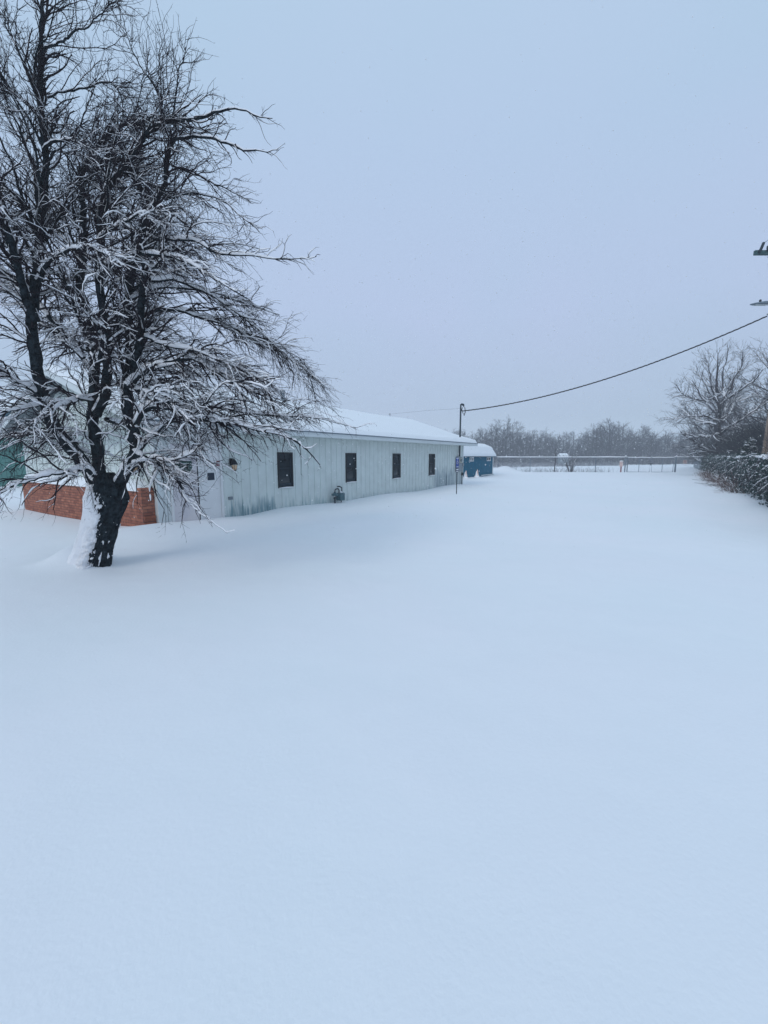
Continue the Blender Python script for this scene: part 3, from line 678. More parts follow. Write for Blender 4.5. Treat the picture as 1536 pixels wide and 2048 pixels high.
# ------------------------------------------------------------------ electric service on the far end of the wall
ms = tag(empty('service_mast', wp(17.72, -.09, 0), YAW), 'dark steel service mast rising through the eave to a curved weatherhead', 'electric mast')
MB().tube([(0, 0, 1.75), (0, 0, 4.62)], .048, 12).build('mast_pipe', M_iron, ms, True)
MB().tube([(0, 0, 4.60), (.0, 0, 4.70), (.06, -.03, 4.74), (.17, -.08, 4.72), (.21, -.10, 4.66)], [.045, .055, .06, .06, .05], 12).build('weatherhead', M_iron, ms, True)
m = MB()
for k in range(3):
    o = k * .03
    m.tube([(.19, -.09 + o, 4.68), (.25 + o, -.14, 4.55), (.27 + o, -.16, 4.30), (.20 + o, -.12, 4.16 - o), (.11 + o, -.08, 4.26), (.07, -.05 + o, 4.45), (.10, -.08, 4.58 - o)], .012, 6)
m.build('drip_loop', M_cable, ms, True)
m = MB(); m.lathe([(.05, 4.34), (.05, 4.38)], (0, 0, 0), 10); m.tube([(0, 0, 4.36), (.12, -.08, 4.36)], .012, 6); m.build('cable_clamp', M_iron, ms)
MB().tube([(0, 0, 4.5), (-.5, 2.0, 4.45), (-1.2, 4.2, 4.30)], .0035, 5).build('guy_wire', M_cable, ms)
MB().lathe([(.10, 2.58), (.10, 2.83), (.05, 2.86)], (0, 0, 0), 12).build('roof_boot', M_snowc, ms, True)
eb = tag(empty('meter_box', wp(17.62, -.05, 0), YAW), 'beige and grey electric meter box fixed to the wall under the mast', 'meter box')
MB().box(-.30, .30, -.12, .03, .88, 1.74).build('cabinet', M_grey, eb, bevel=.008)
MB().box(-.14, .28, -.15, -.121, 1.38, 1.68).build('meter_housing', M_box, eb, bevel=.01)
MB().box(-.26, .26, -.135, -.121, .93, 1.33).build('cabinet_door', M_grey, eb, bevel=.006)
MB().lathe([(.085, 0), (.085, .05), (.07, .09)], (0, 0, 0), 16).build('meter_dial', M_grey, eb).matrix_local = Matrix.Translation((.05, -.15, 1.53)) @ Matrix.Rotation(R(90), 4, 'X')
sd_ = tag(empty('satellite_bracket', wp(18.25, -.03, 0), YAW), 'small grey round bell housing on the wall beside the meter box', 'meter')
m = MB(); m.lathe([(.12, 0), (.13, .04), (.10, .10), (.03, .13)], (0, 0, 0), 16); o = m.build('housing', M_grey, sd_, True); o.matrix_local = Matrix.Translation((0, 0, 1.27)) @ Matrix.Rotation(R(90), 4, 'X')
MB().tube([(0, -.03, 1.16), (0, -.03, .3), (0, -.03, -.1)], .018, 8).build('conduit', M_iron, sd_)
MB().box(-.05, .05, -.10, -.0, .62, .80).build('junction_box', M_black, sd_, bevel=.006)
sd_.name = 'wall_conduit'; sd_['label'] = 'thin conduit with a round grey housing and black junction box near the far wall corner'; sd_['category'] = 'conduit'

# gas meter
gm = tag(empty('gas_meter', wp(6.40, -.22, 0), YAW), 'teal grey gas meter with regulator standing against the wall below the windows', 'gas meter')
MB().box(-.02, .26, -.11, .11, .16, .44).build('meter_body', M_gas, gm, bevel=.035)
MB().lathe([(.11, 0), (.12, .02), (.12, .05), (.05, .08), (.04, .12)], (-.20, 0, .36), 16).build('regulator', M_gas, gm, True)
m = MB(); m.tube([(-.20, 0, -.25), (-.20, 0, .37)], .024, 10); m.tube([(-.20, 0, .48), (-.17, 0, .58), (-.02, 0, .60), (.04, 0, .54), (.04, 0, .44)], .022, 10)
m.tube([(.20, 0, .44), (.20, 0, .62), (.20, .10, .66), (.20, .22, .66)], .022, 10); m.tube([(.22, .05, -.2), (.22, .05, .2)], .018, 8); m.build('pipe', M_iron, gm, True)
MB().box(-.27, -.13, -.02, .02, .26, .285).build('valve', M_iron, gm)
MB().lathe([(.05, 0), (.06, .03), (.03, .06), (0.005, .07)], (.12, -.02, .435), 12).build('snow_cap', M_snowc, gm, True)

# parking sign
sx, sy = 3.32, 18.97
ps = tag(empty('parking_sign', (sx, sy, gz(sx, sy) - .0), YAW), 'blue reserved parking sign on a thin dark post in the snow by the far windows', 'sign')
MB().box(-.022, .022, -.012, .012, -.3, 1.66).build('post', M_iron, ps)
pl_ = MB().box(-.16, .16, -.018, -.013, 1.20, 1.66).build('sign_plate', M_sign, ps)
m = MB(); m.box(-.14, .14, -.0205, -.018, 1.615, 1.645); m.box(-.12, .12, -.0205, -.018, 1.225, 1.25)
m.lathe([(.025, 0), (.025, .003)], (0, 0, 0), 12)
m.v[-24:] = [(x + .01, -.0205 + z, 1.56 + y) for x, y, z in m.v[-24:]]
m.tube([(.0, -.02, 1.53), (.0, -.02, 1.46), (.06, -.02, 1.46), (.09, -.02, 1.40)], .010, 6)
m.tube([(-.02 + .06 * math.cos(q), -.02, 1.43 + .06 * math.sin(q)) for q in [R(110 + 20 * i) for i in range(11)]], .008, 6); m.build('symbol', M_white, pl_)
p2 = MB().box(-.15, .15, -.018, -.013, 1.00, 1.17).build('lower_plate', M_signd, ps)
m = MB(); m.box(-.13, .13, -.0205, -.018, 1.10, 1.145); m.box(-.13, .13, -.0205, -.018, 1.02, 1.06); m.build('band', M_white, p2)

# ------------------------------------------------------------------ teal building far left
tb = tag(empty('teal_building', (-20.5, 25.0, 0), R(2)), 'green metal building with snowy roof at the left edge beyond the brick wall', 'building')
V, Fc = ribbed(-19, 3.5, -.3, 4.05)
MB().add(V, Fc).build('wall', M_teal, tb)
MB().box(3.45, 3.55, 0, 12, -.3, 4.05).box(-19, 3.5, 11.9, 12, -.3, 4.05).build('side_wall', M_teal, tb)
MB().box(-19.3, 3.8, -.28, -.2, 4.05, 4.36).box(3.72, 3.8, -.2, 12.2, 4.05, 4.36).build('fascia', M_tealdark, tb)
MB().box(-19.3, 3.8, -.26, -.19, 3.98, 4.045).build('white_trim', M_white, tb)
MB().add([(-19.3, -.2, 4.34), (3.72, -.2, 4.34), (3.72, 6, 5.7), (-19.3, 6, 5.7), (3.72, 12.2, 4.34), (-19.3, 12.2, 4.34)], [(0, 1, 2, 3), (3, 2, 4, 5), (1, 4, 2)]).build('roof', M_grey, tb)
roof_snow('roof_snow', -19.35, 3.85, [(-.3, 4.36), (6, 5.72), (12.3, 4.36)], .26, tb, 9, .3, 60)

# ------------------------------------------------------------------ blue shed
C0 = np.array([10.35, 39.72, 0.0])
sh = tag(empty('blue_shed', C0, YAW), 'bright blue garden shed with snowy barrel roof and small white windows', 'shed')
SL, SWD = 8.2, 3.7
V, Fc = ribbed(-SL, -.06, -.2, 1.80, [(-5.95, -5.05, 1.34, 1.72), (-1.80, -.75, 1.34, 1.72)]); MB().add(V, Fc).build('wall', M_blue, sh)
MB().box(-SL, 0, SWD - .05, SWD, -.2, 1.8).build('wall', M_blue, sh)
prof = [(-.22, 1.76), (.25, 2.52), (1.0, 2.82), (1.85, 2.93), (2.7, 2.82), (3.45, 2.52), (3.92, 1.76)]
for X_ in (-SL, -.02):
    V = [(X_, 0, -.2), (X_, SWD, -.2), (X_, SWD, 1.8)] + [(X_, min(max(y, .02), SWD - .02), z - .06) for y, z in prof[::-1][1:-1]] + [(X_, 0, 1.8)]
    MB().add(V, [tuple(range(len(V)))]).build('end_wall', M_blue, sh)
MB().box(-.10, .02, -.03, .08, -.2, 1.8).build('corner_trim', M_white, sh)
MB().box(-SL, .3, -.26, -.22, 1.70, 1.77).build('eave_board', M_tealdark, sh)
m = MB()
for (ya, za), (yb, zb) in zip(prof[:-1], prof[1:]):
    V = [(-SL - .3, ya, za - .04), (.3, ya, za - .04), (.3, yb, zb - .04), (-SL - .3, yb, zb - .04), (-SL - .3, ya, za), (.3, ya, za), (.3, yb, zb), (-SL - .3, yb, zb)]
    m.add(V, [(0,3,2,1),(4,5,6,7),(0,1,5,4),(1,2,6,5),(2,3,7,6),(3,0,4,7)])
m.build('roof', M_grey, sh)
roof_snow('roof_snow', -SL - .32, .36, prof, .12, sh, 5, .12, 50)
for a, b in ((-5.95, -5.05), (-1.80, -.75)):
    m = MB(); z0, z1, f = 1.34, 1.72, .07
    m.box(a, a + f, -.04, .03, z0, z1); m.box(b - f, b, -.04, .03, z0, z1); m.box(a + f, b - f, -.04, .03, z0, z0 + f); m.box(a + f, b - f, -.04, .03, z1 - f, z1); m.box((a + b) / 2 - .025, (a + b) / 2 + .025, -.035, .03, z0 + f, z1 - f)
    wn = m.build('window', M_white, sh); MB().box(a + f, b - f, .02, .03, z0 + f, z1 - f).build('pane', M_glass if a > -3 else M_grey, wn)
MB().box(-3.2, .1, -.12, -.03, .05, .12).build('ramp_edge', M_fascia, sh)
MB().box(.3, .85, -.3, 0.2, 1.66, 1.70).build('gutter_end', M_grey, sh)

def cone(x, y, s, label):
    t = tag(empty('traffic_cone', (x, y, gz(x, y))), label, 'traffic cone', 'snow covered cones in front of the blue shed')
    MB().lathe([(.15 * s, 0), (.10 * s, .2 * s), (.045 * s, .52 * s), (.03 * s, .60 * s)], (0, 0, 0), 14).build('cone_body', M_orange, t, True)
    m = MB(); m.lathe([(.30 * s, -.03), (.20 * s, .06), (.125 * s, .18 * s), (.085 * s, .36 * s), (.05 * s, .50 * s)], (-.03, .03, 0), 12); m.build('snow_skirt', M_snowc, t, True)
    return t
cone(6.50, 33.0, 1.05, 'snow caked traffic cone in front of the blue shed, the one nearer the pale wall')
cone(7.62, 34.0, 1.1, 'snow caked traffic cone in front of the blue shed, under the middle of its wall')

# ------------------------------------------------------------------ chain link fences
def polyline_fence(name, A, B, hgt, parent, post_s, post_r=.03, snow=True, mesh_step=.20, posts=None):
    A = np.array(A, float); B = np.array(B, float); L = np.linalg.norm(B - A); D = (B - A) / L
    P = lambda s, z: (A[0] + D[0] * s, A[1] + D[1] * s, z)
    for s in (posts if posts is not None else np.arange(0, L + .1, post_s)):
        p = P(s, 0); MB().tube([P(s, gz(p[0], p[1]) - .3), P(s, hgt + .03)], post_r, 8).lathe([(post_r * 1.25, 0), (post_r * 1.25, .03), (.01, .07)], P(s, hgt + .02), 8).build('post', M_galv, parent)
    MB().tube([P(0, hgt), P(L / 2, hgt), P(L, hgt)], .022, 8).build('top_rail', M_galv, parent)
    if snow:
        m = MB(); n = int(L / .25); pts = []; rr = []
        for i in range(n + 1):
            s = L * i / n; v = noise.noise(Vector((s * .7, A[0], 0))); pts.append(P(s, hgt + .045 + .012 * v)); rr.append(.052 + .018 * v)
        m.tube(pts, rr, 7); m.build('rail_snow', M_snowc, parent, True)
    # the diamond wire mesh
    n = int(L / mesh_step); hh = hgt; Vv = []; Ff = []
    wr = .0016; nrm = np.array([-D[1], D[0], 0])
    for sgn in (1, -1):
        for i in range(-int(hh / mesh_step), n + int(hh / mesh_step)):
            s0 = i * mesh_step; s1 = s0 + hh * sgn; za, zb = 0.0, hh
            lo, hi = 0, 1
            for lim, sg in ((0, 1), (L, -1)):
                a_, b_ = (s0 - lim) * sg, (s1 - lim) * sg
                if a_ < 0 and b_ < 0: lo = 2; break
                if a_ < 0: lo = max(lo, -a_ / (b_ - a_))
                if b_ < 0: hi = min(hi, a_ / (a_ - b_))
            if lo >= hi: continue
            p0 = np.array(P(s0 + (s1 - s0) * lo, hh * lo)); p1 = np.array(P(s0 + (s1 - s0) * hi, hh * hi))
            t = unit(p1 - p0); u = np.cross(t, nrm) * wr; v = nrm * wr; b0 = len(Vv)
            for p in (p0, p1): Vv += [p + u, p + v, p - u, p - v]
            Ff += [(b0+k, b0+(k+1)%4, b0+4+(k+1)%4, b0+4+k) for k in range(4)]
    obj('wire_mesh', np.array(Vv), np.array(Ff), M_wire, parent)
def lineY(px):   # where the ray through that column meets the back fence line
    k = (px - CX) / F_PX * 1.0 / math.cos(PITCH) * 1.0
    r = (px - CX) / F_PX / (math.cos(PITCH) + (CY - 947) / F_PX * math.sin(PITCH))
    y = (46.6 + .72) / (1 + .09 * r); return r * y, y
G0 = lineY(1253); G1 = lineY(1346); GM = lineY(1300.5); E0 = (7.5, 46.65); E1 = (34.2, 44.3)
def dist(a, b): return math.hypot(a[0] - b[0], a[1] - b[1])
fb = tag(empty('chain_link_fence', (0, 0, 0)), 'chain link fence behind the lot, from the blue shed to the double gate', 'fence')
polyline_fence('f', E0, G0, 1.66, fb, 3.0, posts=[0, 5.2, 8.6, dist(E0, lineY(1190)), dist(E0, G0)])
fc = tag(empty('chain_link_fence', (0, 0, 0)), 'short chain link fence from the double gate to the ivy covered fence', 'fence')
polyline_fence('f', G1, E1, 1.68, fc, 3.0, posts=[.12, dist(G1, E1)], post_r=.032)
def gate_leaf(A, B, label, latch):
    t = tag(empty('gate', (0, 0, 0)), label, 'gate', 'two leaves of the chain link gate')
    A = np.array(A); B = np.array(B); L = np.linalg.norm(B - A); D = (B - A) / L
    P = lambda s, z: (A[0] + D[0] * s, A[1] + D[1] * s, z)
    MB().tube([P(.05, .1), P(.05, 1.62), P(L - .08, 1.62), P(L - .08, .1), P(.05, .1)], .028, 8).build('frame', M_galv, t)
    MB().tube([P(L / 2, .1), P(L / 2, 1.62)], .026, 8).build('brace', M_galv, t)
    m = MB(); pts = [P(s, 1.66 + .012 * math.sin(s * 5)) for s in np.linspace(.05, L - .08, 14)]; m.tube(pts, .048, 7); m.build('rail_snow', M_snowc, t, True)
    Vv = []; Ff = []; D3 = np.array([D[0], D[1], 0]); nrm = np.array([-D[1], D[0], 0]); wr = .0016
    for i in range(int(L / .2)):
        for sg in (1, -1):
            s0 = .05 + i * .2; s1 = s0 + sg * 1.5
            sc_ = min(1, (L - .08 - s0) / 1.5 if sg > 0 else (s0 - .05) / 1.5)
            if sc_ <= 0.02: continue
            p0 = np.array(P(s0, .12)); p1 = np.array(P(s0 + (s1 - s0) * sc_, .12 + 1.5 * sc_)); tt = unit(p1 - p0); u = np.cross(tt, nrm) * wr; v = nrm * wr; b0 = len(Vv)
            for p in (p0, p1): Vv += [p + u, p + v, p - u, p - v]
            Ff += [(b0+k, b0+(k+1)%4, b0+4+(k+1)%4, b0+4+k) for k in range(4)]
    obj('wire_mesh', np.array(Vv), np.array(Ff), M_wire, t)
    if latch: MB().tube([P(L - .35, .95), P(L + .15, .95)], .03, 8).tube([P(L - .02, .80), P(L - .02, 1.05)], .04, 8).build('latch', M_iron, t)
gate_leaf(G0, GM, 'left gate leaf of the chain link fence, the one carrying the latch', True)
gate_leaf(G1, GM, 'right gate leaf of the chain link fence, the one without a latch', False)
for P_, lb in ((lineY(1249), 'galvanised gate post at the hinge side nearer the shed, snow cap on top'), (lineY(1350), 'galvanised gate post at the hinge side nearer the ivy hedge')):
    t = tag(empty('gate_post', (P_[0], P_[1], 0)), lb, 'gate post')
    MB().tube([(0, 0, -.2), (0, 0, 1.78)], .055, 12).build('post', M_galv, t, True); MB().lathe([(.07, 0), (.085, .04), (.05, .10), (.01, .12)], (0, 0, 1.76), 12).build('snow_cap', M_snowc, t, True)

# marker and square sign
x, y = lineY(1237)
mk = tag(empty('marker_post', (x, y - .4, gz(x, y))), 'faded orange marker board on a short dark red post left of the gate', 'marker')
MB().box(-.18, .18, -.02, .02, .62, 1.18).build('board', M_orange, mk, bevel=.01); MB().box(-.06, .06, -.03, .03, -.2, .62).build('post', M_red, mk)
MB().lathe([(.2, 0), (.17, .05), (.05, .09)], (0, 0, 1.17), 10).build('snow_cap', M_snowc, mk, True)
x, y = lineY(1366)
sq = tag(empty('notice_board', (x, y - .12, 0)), 'pale square notice hung on the fence between gate and ivy', 'sign')
MB().box(-.22, .22, -.01, .01, .98, 1.38).build('board', mat('faded_notice', (.62, .50, .48), .7, .2, noise_amt=.2), sq)
m = MB(); m.box(-.15, .15, -.014, -.01, 1.26, 1.31); m.box(-.12, .12, -.014, -.01, 1.17, 1.20); m.box(-.14, .14, -.014, -.01, 1.06, 1.10); m.build('lettering', M_red, sq)

# right fence and its ivy
FA = np.array([15.3, 16.8]); FD = np.array([.565, .825]); FD /= np.linalg.norm(FD); FN = np.array([FD[1], -FD[0]])
fr = tag(empty('chain_link_fence', (0, 0, 0)), 'chain link fence along the right side of the lot, mostly under ivy', 'fence')
A_, B_ = FA - FD * 12, FA + FD * 60.0
polyline_fence('f', A_, B_, 1.66, fr, 3.0, post_r=.032, mesh_step=.20)
def leaves(cent, spread, n, size, rngl):
    """leaf shaped quads scattered round centres"""
    c = cent[rngl.integers(0, len(cent), n)] + rngl.normal(0, 1, (n, 3)) * spread
    d = unit(rngl.normal(0, 1, (n, 3))); e = unit(np.cross(d, rngl.normal(0, 1, (n, 3)))); s = rngl.uniform(.6, 1.3, (n, 1)) * size
    V = np.stack([c - d * s, c + e * s * .45, c + d * s, c - e * s * .45], 1).reshape(-1, 3)
    return V, np.arange(n * 4).reshape(-1, 4)
rl = np.random.default_rng(21)
# ivy: bundle of hanging stems + leaves over the fence
def fence_pt(s, o, z): return np.stack([FA[0] + FD[0] * s + FN[0] * o, FA[1] + FD[1] * s + FN[1] * o, z], -1)
iv = tag(empty('ivy_hedge', (FA[0], FA[1], 0)), 'dark tangled ivy hanging over the right fence with clumps of snow', 'hedge')
OI = np.array([FA[0], FA[1], 0.0])
nc = 1250; s = rl.uniform(-12, 33, nc); z = 1.70 - rl.uniform(0, 1, nc) ** 1.2 * np.where(s < 9, 1.62, 1.3)
cent = fence_pt(s, rl.normal(-.05, .17, nc), z)
V, Fq = leaves(cent, .12, 44000, .05, rl); obj('foliage', V - OI, Fq, M_ivy, iv)
ns_ = 900; s0 = rl.uniform(-12, 22, ns_); st = fence_pt(s0, rl.normal(-.06, .14, ns_), rl.uniform(1.2, 1.8, ns_))
P = np.empty((ns_, 7, 3)); P[:, 0] = st; dd = unit(rl.normal(0, .6, (ns_, 3)) + [0, 0, -.8])
for j in range(1, 7):
    dd = unit(dd + rl.normal(0, .26, (ns_, 3)) + [0, 0, -.42]); P[:, j] = P[:, j - 1] + dd * .19
P[..., 2] = np.maximum(P[..., 2], .02)
Rr = np.full((ns_, 7), .010) * np.linspace(1, .4, 7)[None]
V, Fq = tubes([(P - OI, Rr)], 4); obj('stems', V, Fq, M_midtree, iv, True)
V, Fq = snow_caps([(P - OI, Rr)], lambda r: .022 + r * 0, rl, 6, cover=.30); obj('branch_snow', V, Fq, M_snowc, iv, True)
# clumps of snow caught on top of and inside the ivy
VV = []; FF = []; base = 0
ico = []
def blob(c, sx_, sy_, sz_, seed, n=10, k=7):
    V = []
    for i in range(k):
        ph = math.pi * i / (k - 1)
        for j in range(n):
            a = 2 * math.pi * j / n; v = Vector((math.sin(ph) * math.cos(a), math.sin(ph) * math.sin(a), math.cos(ph)))
            q = 1 + .35 * noise.noise(v * 1.6 + Vector((seed, 0, 0))); V.append((c[0] + v.x * sx_ * q, c[1] + v.y * sy_ * q, c[2] + max(v.z, -.35) * sz_ * q))
    return np.array(V), grid_faces(k, n)
for i in range(330):
    s_ = rl.uniform(-12, 18); top = i < 95; zz = 1.70 + rl.normal(0, .03) if top else rl.uniform(.5, 1.5)
    c = fence_pt(np.array(s_), np.array(rl.normal(-.02 if top else -.2, .08)), np.array(zz)); k_ = rl.uniform(.08, .2) if top else rl.uniform(.025, .075)
    v, f = blob(c - OI, k_, k_, k_ * rl.uniform(.35, .6), i * 3.1); VV.append(v); FF.append(f + base); base += len(v)
obj('snow_clumps', np.concatenate(VV), np.concatenate(FF), M_snowc, iv, True)
# reddish brush at the foot of the fence
nb = 1500; s0 = rl.uniform(2, 26, nb); st = fence_pt(s0, rl.normal(-.45, .28, nb), np.zeros(nb)); st[:, 2] = ground_z(st[:, 0], st[:, 1]) - .03
P = np.empty((nb, 5, 3)); P[:, 0] = st; dd = unit(rl.normal(0, .55, (nb, 3)) + [0, 0, .8]); ln = rl.uniform(.12, .34, (nb, 1)) * np.where(s0 < 14, 1.0, .8)[:, None] * .8
for j in range(1, 5): dd = unit(dd + rl.normal(0, .35, (nb, 3))); P[:, j] = P[:, j - 1] + dd * ln
V, Fq = tubes([(P - OI, np.full((nb, 5), .009) * np.linspace(1, .35, 5)[None])], 3)
bb = tag(obj('dry_brush', V, Fq, M_brush, None, True), 'reddish dry brush tangled in the snow at the foot of the ivy fence', 'brush', kind='stuff'); bb.location = OI
V, Fq = snow_caps([(P[::3] - OI, np.full((len(P[::3]), 5), .009))], lambda r: .022 + r * 0, rl, 5, cover=.5); o = obj('brush_snow', V, Fq, M_snowc, bb, True)

# ------------------------------------------------------------------ background trees
def bare_tree(seed, H=9.0, Rc=3.2, trunk=.16, nl=16, per=(2.2, 2.6), seglen=1.0, up=.7, twr=.013, low=.18, taper_up=True, lens=(1.0, 2.6), lens2=(.4, 1.1), dens3=0):
    g = np.random.default_rng(seed)
    n = 14; u = np.linspace(0, 1, n); P = np.zeros((n, 3)); P[:, 2] = u * H * .93 - .2; P[:, :2] = np.cumsum(g.normal(0, .05, (n, 2)) * H / 10, 0)
    LBt = [(P[None], (trunk * (1 - u) ** .8 + .02)[None])]
    for i in range(nl):
        t = low + (1 - low) * (i + g.uniform(0, 1)) / nl * .9; k = t * (n - 1); j = int(k); st = P[j] + (P[min(j + 1, n - 1)] - P[j]) * (k - j)
        a = g.uniform(0, 6.28); el = up * (.2 + .9 * t) + g.normal(0, .12)
        d = np.array([math.cos(a) * math.cos(el), math.sin(a) * math.cos(el), math.sin(el)]); L = Rc * (1.05 - .55 * t) * g.uniform(.8, 1.15)
        Q = [st]; dd = d
        for q in range(8): dd = unit(dd + g.normal(0, .12, 3) + np.array([0, 0, .05])); Q.append(Q[-1] + dd * L / 8)
        r0 = trunk * (.55 - .3 * t); LBt.append((np.array(Q)[None], np.linspace(r0, r0 * .25, 9)[None]))
    cn = lambda p: np.stack([p[:, 0] * 0, p[:, 1] * 0, p[:, 2] - 1.0], 1)
    s1 = [spawn(b, per[0], lens[0], lens[1], (.35, .9), g, cn, 5, .5, .012, .05, None, .16, .15, .35) for b in LBt]
    s2 = [spawn(b, per[1], lens2[0], lens2[1], (.3, .85), g, cn, 3, .6, twr * .7, twr * 1.4, None, .18, .15, .3) for b in s1]
    s3 = [spawn(b, dens3, .15, .5, (.3, .85), g, cn, 2, .7, twr * .5, twr, None, .18, .1, .3) for b in s2 + s1] if dens3 else []
    return LBt, s1, s2, s3
# far wood: one mass
protos = []
for k in range(6):
    LBt, s1, s2, s3 = bare_tree(100 + k, 8.8 + k % 2, 4.0 - .8 * (k % 2), .13, 24, (2.6, 2.6), twr=.034, low=.05, up=.5 + .25 * (k % 2), lens=(.9, 2.2))
    a = tubes(LBt, 5); b = tubes(s1, 3); c = tubes(s2, 3)
    V = np.concatenate([a[0], b[0], c[0]]); Fq = np.concatenate([a[1], b[1] + len(a[0]), c[1] + len(a[0]) + len(b[0])]); protos.append((V, Fq))
print('proto faces', [len(p[1]) for p in protos])
gt = np.random.default_rng(5); VV = []; FF = []; base = 0
def rot(V, a, s, sz, t):
    c, si = math.cos(a), math.sin(a); q = np.stack([(V[:, 0] * c - V[:, 1] * si) * s, (V[:, 0] * si + V[:, 1] * c) * s, V[:, 2] * sz], 1); return q + t
ntree = 310
for i in range(ntree):
    ratio = -.15 + 1.35 * (i + gt.uniform(-.4, .4)) / ntree; yy = gt.uniform(100, 135) - 8 * max(0, ratio - .6)
    sca = gt.uniform(.78, 1.06) * (1 + .14 * math.sin(ratio * 24 + 1) + .09 * math.sin(ratio * 51)) * (yy / 115)
    V, Fq = protos[gt.integers(0, 6)]; xx = ratio * yy
    VV.append(rot(V, gt.uniform(0, 6.28), sca * gt.uniform(.95, 1.25), sca * 1.0, np.array([xx, yy, gz(xx, yy)]))); FF.append(Fq + base); base += len(V)
tag(obj('far_wood', np.concatenate(VV), np.concatenate(FF), M_fartree), 'hazy grey line of bare snowy woods along the horizon', 'woods', kind='stuff')
# undergrowth in front of the wood and the dark brush strip beyond the fence
def scrub(n, xf, hgt, r, seed):
    g = np.random.default_rng(seed); st = xf(g, n); P = np.empty((n, 5, 3)); P[:, 0] = st; dd = unit(g.normal(0, .34, (n, 3)) + [0, 0, 1.0]); dd[:, 2] = np.maximum(dd[:, 2], .6); ln = g.uniform(.5, 1, (n, 1)) * hgt / 4
    for j in range(1, 5): dd = unit(dd + g.normal(0, .22, (n, 3)) + [0, 0, .08]); P[:, j] = P[:, j - 1] + dd * ln
    return tubes([(P, np.full((n, 5), r) * np.linspace(1, .4, 5)[None])], 3)
def xf1(g, n):
    r = g.uniform(-.15, 1.25, n); y = g.uniform(94, 112, n); x = r * y; return np.stack([x, y, ground_z(x, y) - .1], 1)
V, Fq = scrub(13000, xf1, 4.6, .03, 31)
tag(obj('undergrowth', V, Fq, snowy('scrub_stem', (.07, .07, .095), (.04, .045, .065), .4, .75)), 'low grey scrub along the foot of the far woods', 'scrub', kind='stuff')
def xf2(g, n):
    t = g.uniform(0, 1, n); pxs = 960 + 290 * t; d0 = 62 + 26 * t; y = d0 + g.uniform(0, 1, n) * (96 - d0); r = (pxs - CX) / F_PX; x = r * y
    return np.stack([x, y, ground_z(x, y) - .05], 1)
V, Fq = scrub(5000, xf2, .9, .02, 32)
tag(obj('marsh_brush', V, Fq, snowy('marsh_stem', (.16, .15, .18), (.06, .065, .085), .25, .85)), 'grey snowy brush flats beyond the back fence near the blue shed', 'brush', kind='stuff')
def xf3(g, n):
    x = g.uniform(14, 25, n); y = 46.65 - (x - 8) * .09 + g.normal(.8, .7, n); return np.stack([x, y, ground_z(x, y) - .05], 1)
V, Fq = scrub(420, xf3, .75, .008, 33)
tag(obj('dead_grass', V, Fq, M_midtree), 'dead weeds poking through the snow behind the back fence', 'weeds', kind='stuff')

def thing_tree(name, label, x, y, spec, group=None, mt=None, cat='tree', snowamt=.03, rz=0, cover=.8):
    t = tag(empty(name, (x, y, gz(x, y)), rz), label, cat, group)
    LBt, s1, s2, s3 = spec; g = np.random.default_rng(int(x * 10))
    V, Fq = tubes(LBt, 7); obj('trunk', V, Fq, mt or M_midtree, t, True)
    a = tubes(s1, 4); b = tubes(s2 + s3, 3); obj('crown', np.concatenate([a[0], b[0]]), np.concatenate([a[1], b[1] + len(a[0])]), mt or M_midtree, t, True)
    V, Fq = snow_caps(LBt[1:] + s1, lambda r: snowamt * .6 + np.clip(r * .6, 0, snowamt), g, 5, cover=cover); obj('branch_snow', V, Fq, M_snowc, t, True)
    return t
# the large snowy tree behind the right fence: its low limbs are long and level
tx, ty = 31.0, 38.6
g_ = np.random.default_rng(77)
def lpt(*pts, Y=ty): return np.array([at(p[0], p[1], Y + (p[2] if len(p) > 2 else 0)) for p in pts]) - np.array([tx, ty, gz(tx, ty)])
bigl = [(((1440,940),(1439,900),(1437,864),(1440,820),(1434,781),(1433,755),(1437,706)), .27, .03),
 (((1440,906),(1425,903),(1411,901),(1392,888,-1),(1380,879,-1.5),(1361,864,-2)), .12, .03), (((1438,868),(1420,872,-1),(1395,874,-2),(1376,868,-3)), .10, .03),
 (((1440,868),(1456,856,-.5),(1485,838,-1.5),(1510,820,-2),(1540,800,-2.5)), .13, .03), (((1440,880),(1470,866,1),(1500,862,2),(1540,864,2.5)), .10, .03),
 (((1440,850),(1458,828),(1470,805,1),(1492,798,1.5),(1505,795,2)), .11, .03), (((1440,830),(1420,812,1),(1400,790,1.5),(1385,760,2)), .11, .03),
 (((1437,820),(1446,800),(1446,770,1),(1446,743,1),(1456,706,1)), .10, .02), (((1446,835),(1460,790,1),(1471,753,1),(1482,738,1),(1484,703,1)), .11, .02),
 (((1436,800),(1424,775,-1),(1420,745,-1),(1414,720,-1)), .09, .02), (((1438,850),(1415,845,1),(1390,838,2),(1365,820,3)), .11, .03), (((1438,845),(1412,832,-2),(1385,832,-3),(1345,838,-4)), .11, .03),
 (((1438,820),(1425,800,2),(1405,760,3),(1392,742,3.5)), .09, .02), (((1440,810),(1480,780,-2),(1510,760,-3),(1525,740,-4)), .10, .02), (((1440,790),(1400,800,-3),(1370,790,-4),(1352,770,-5)), .09, .02),
 (((1440,860),(1470,845,3),(1500,820,4),(1530,790,5)), .1, .02)]
LBb = []
for pts, r0, r1 in bigl:
    P = spline(lpt(*pts), 14); P[1:] += g_.normal(0, .03, (13, 3)); LBb.append((P[None], np.linspace(r0, r1, 14)[None]))
cnb = lambda p: np.stack([p[:, 0] * 0, p[:, 1] * 0, p[:, 2] * 0 + 3.0], 1)
b1_ = [spawn(b, 4.2, .8, 2.3, (.35, .9), g_, cnb, 5, .5, .014, .04, None, .14, .12, .6) for b in LBb]
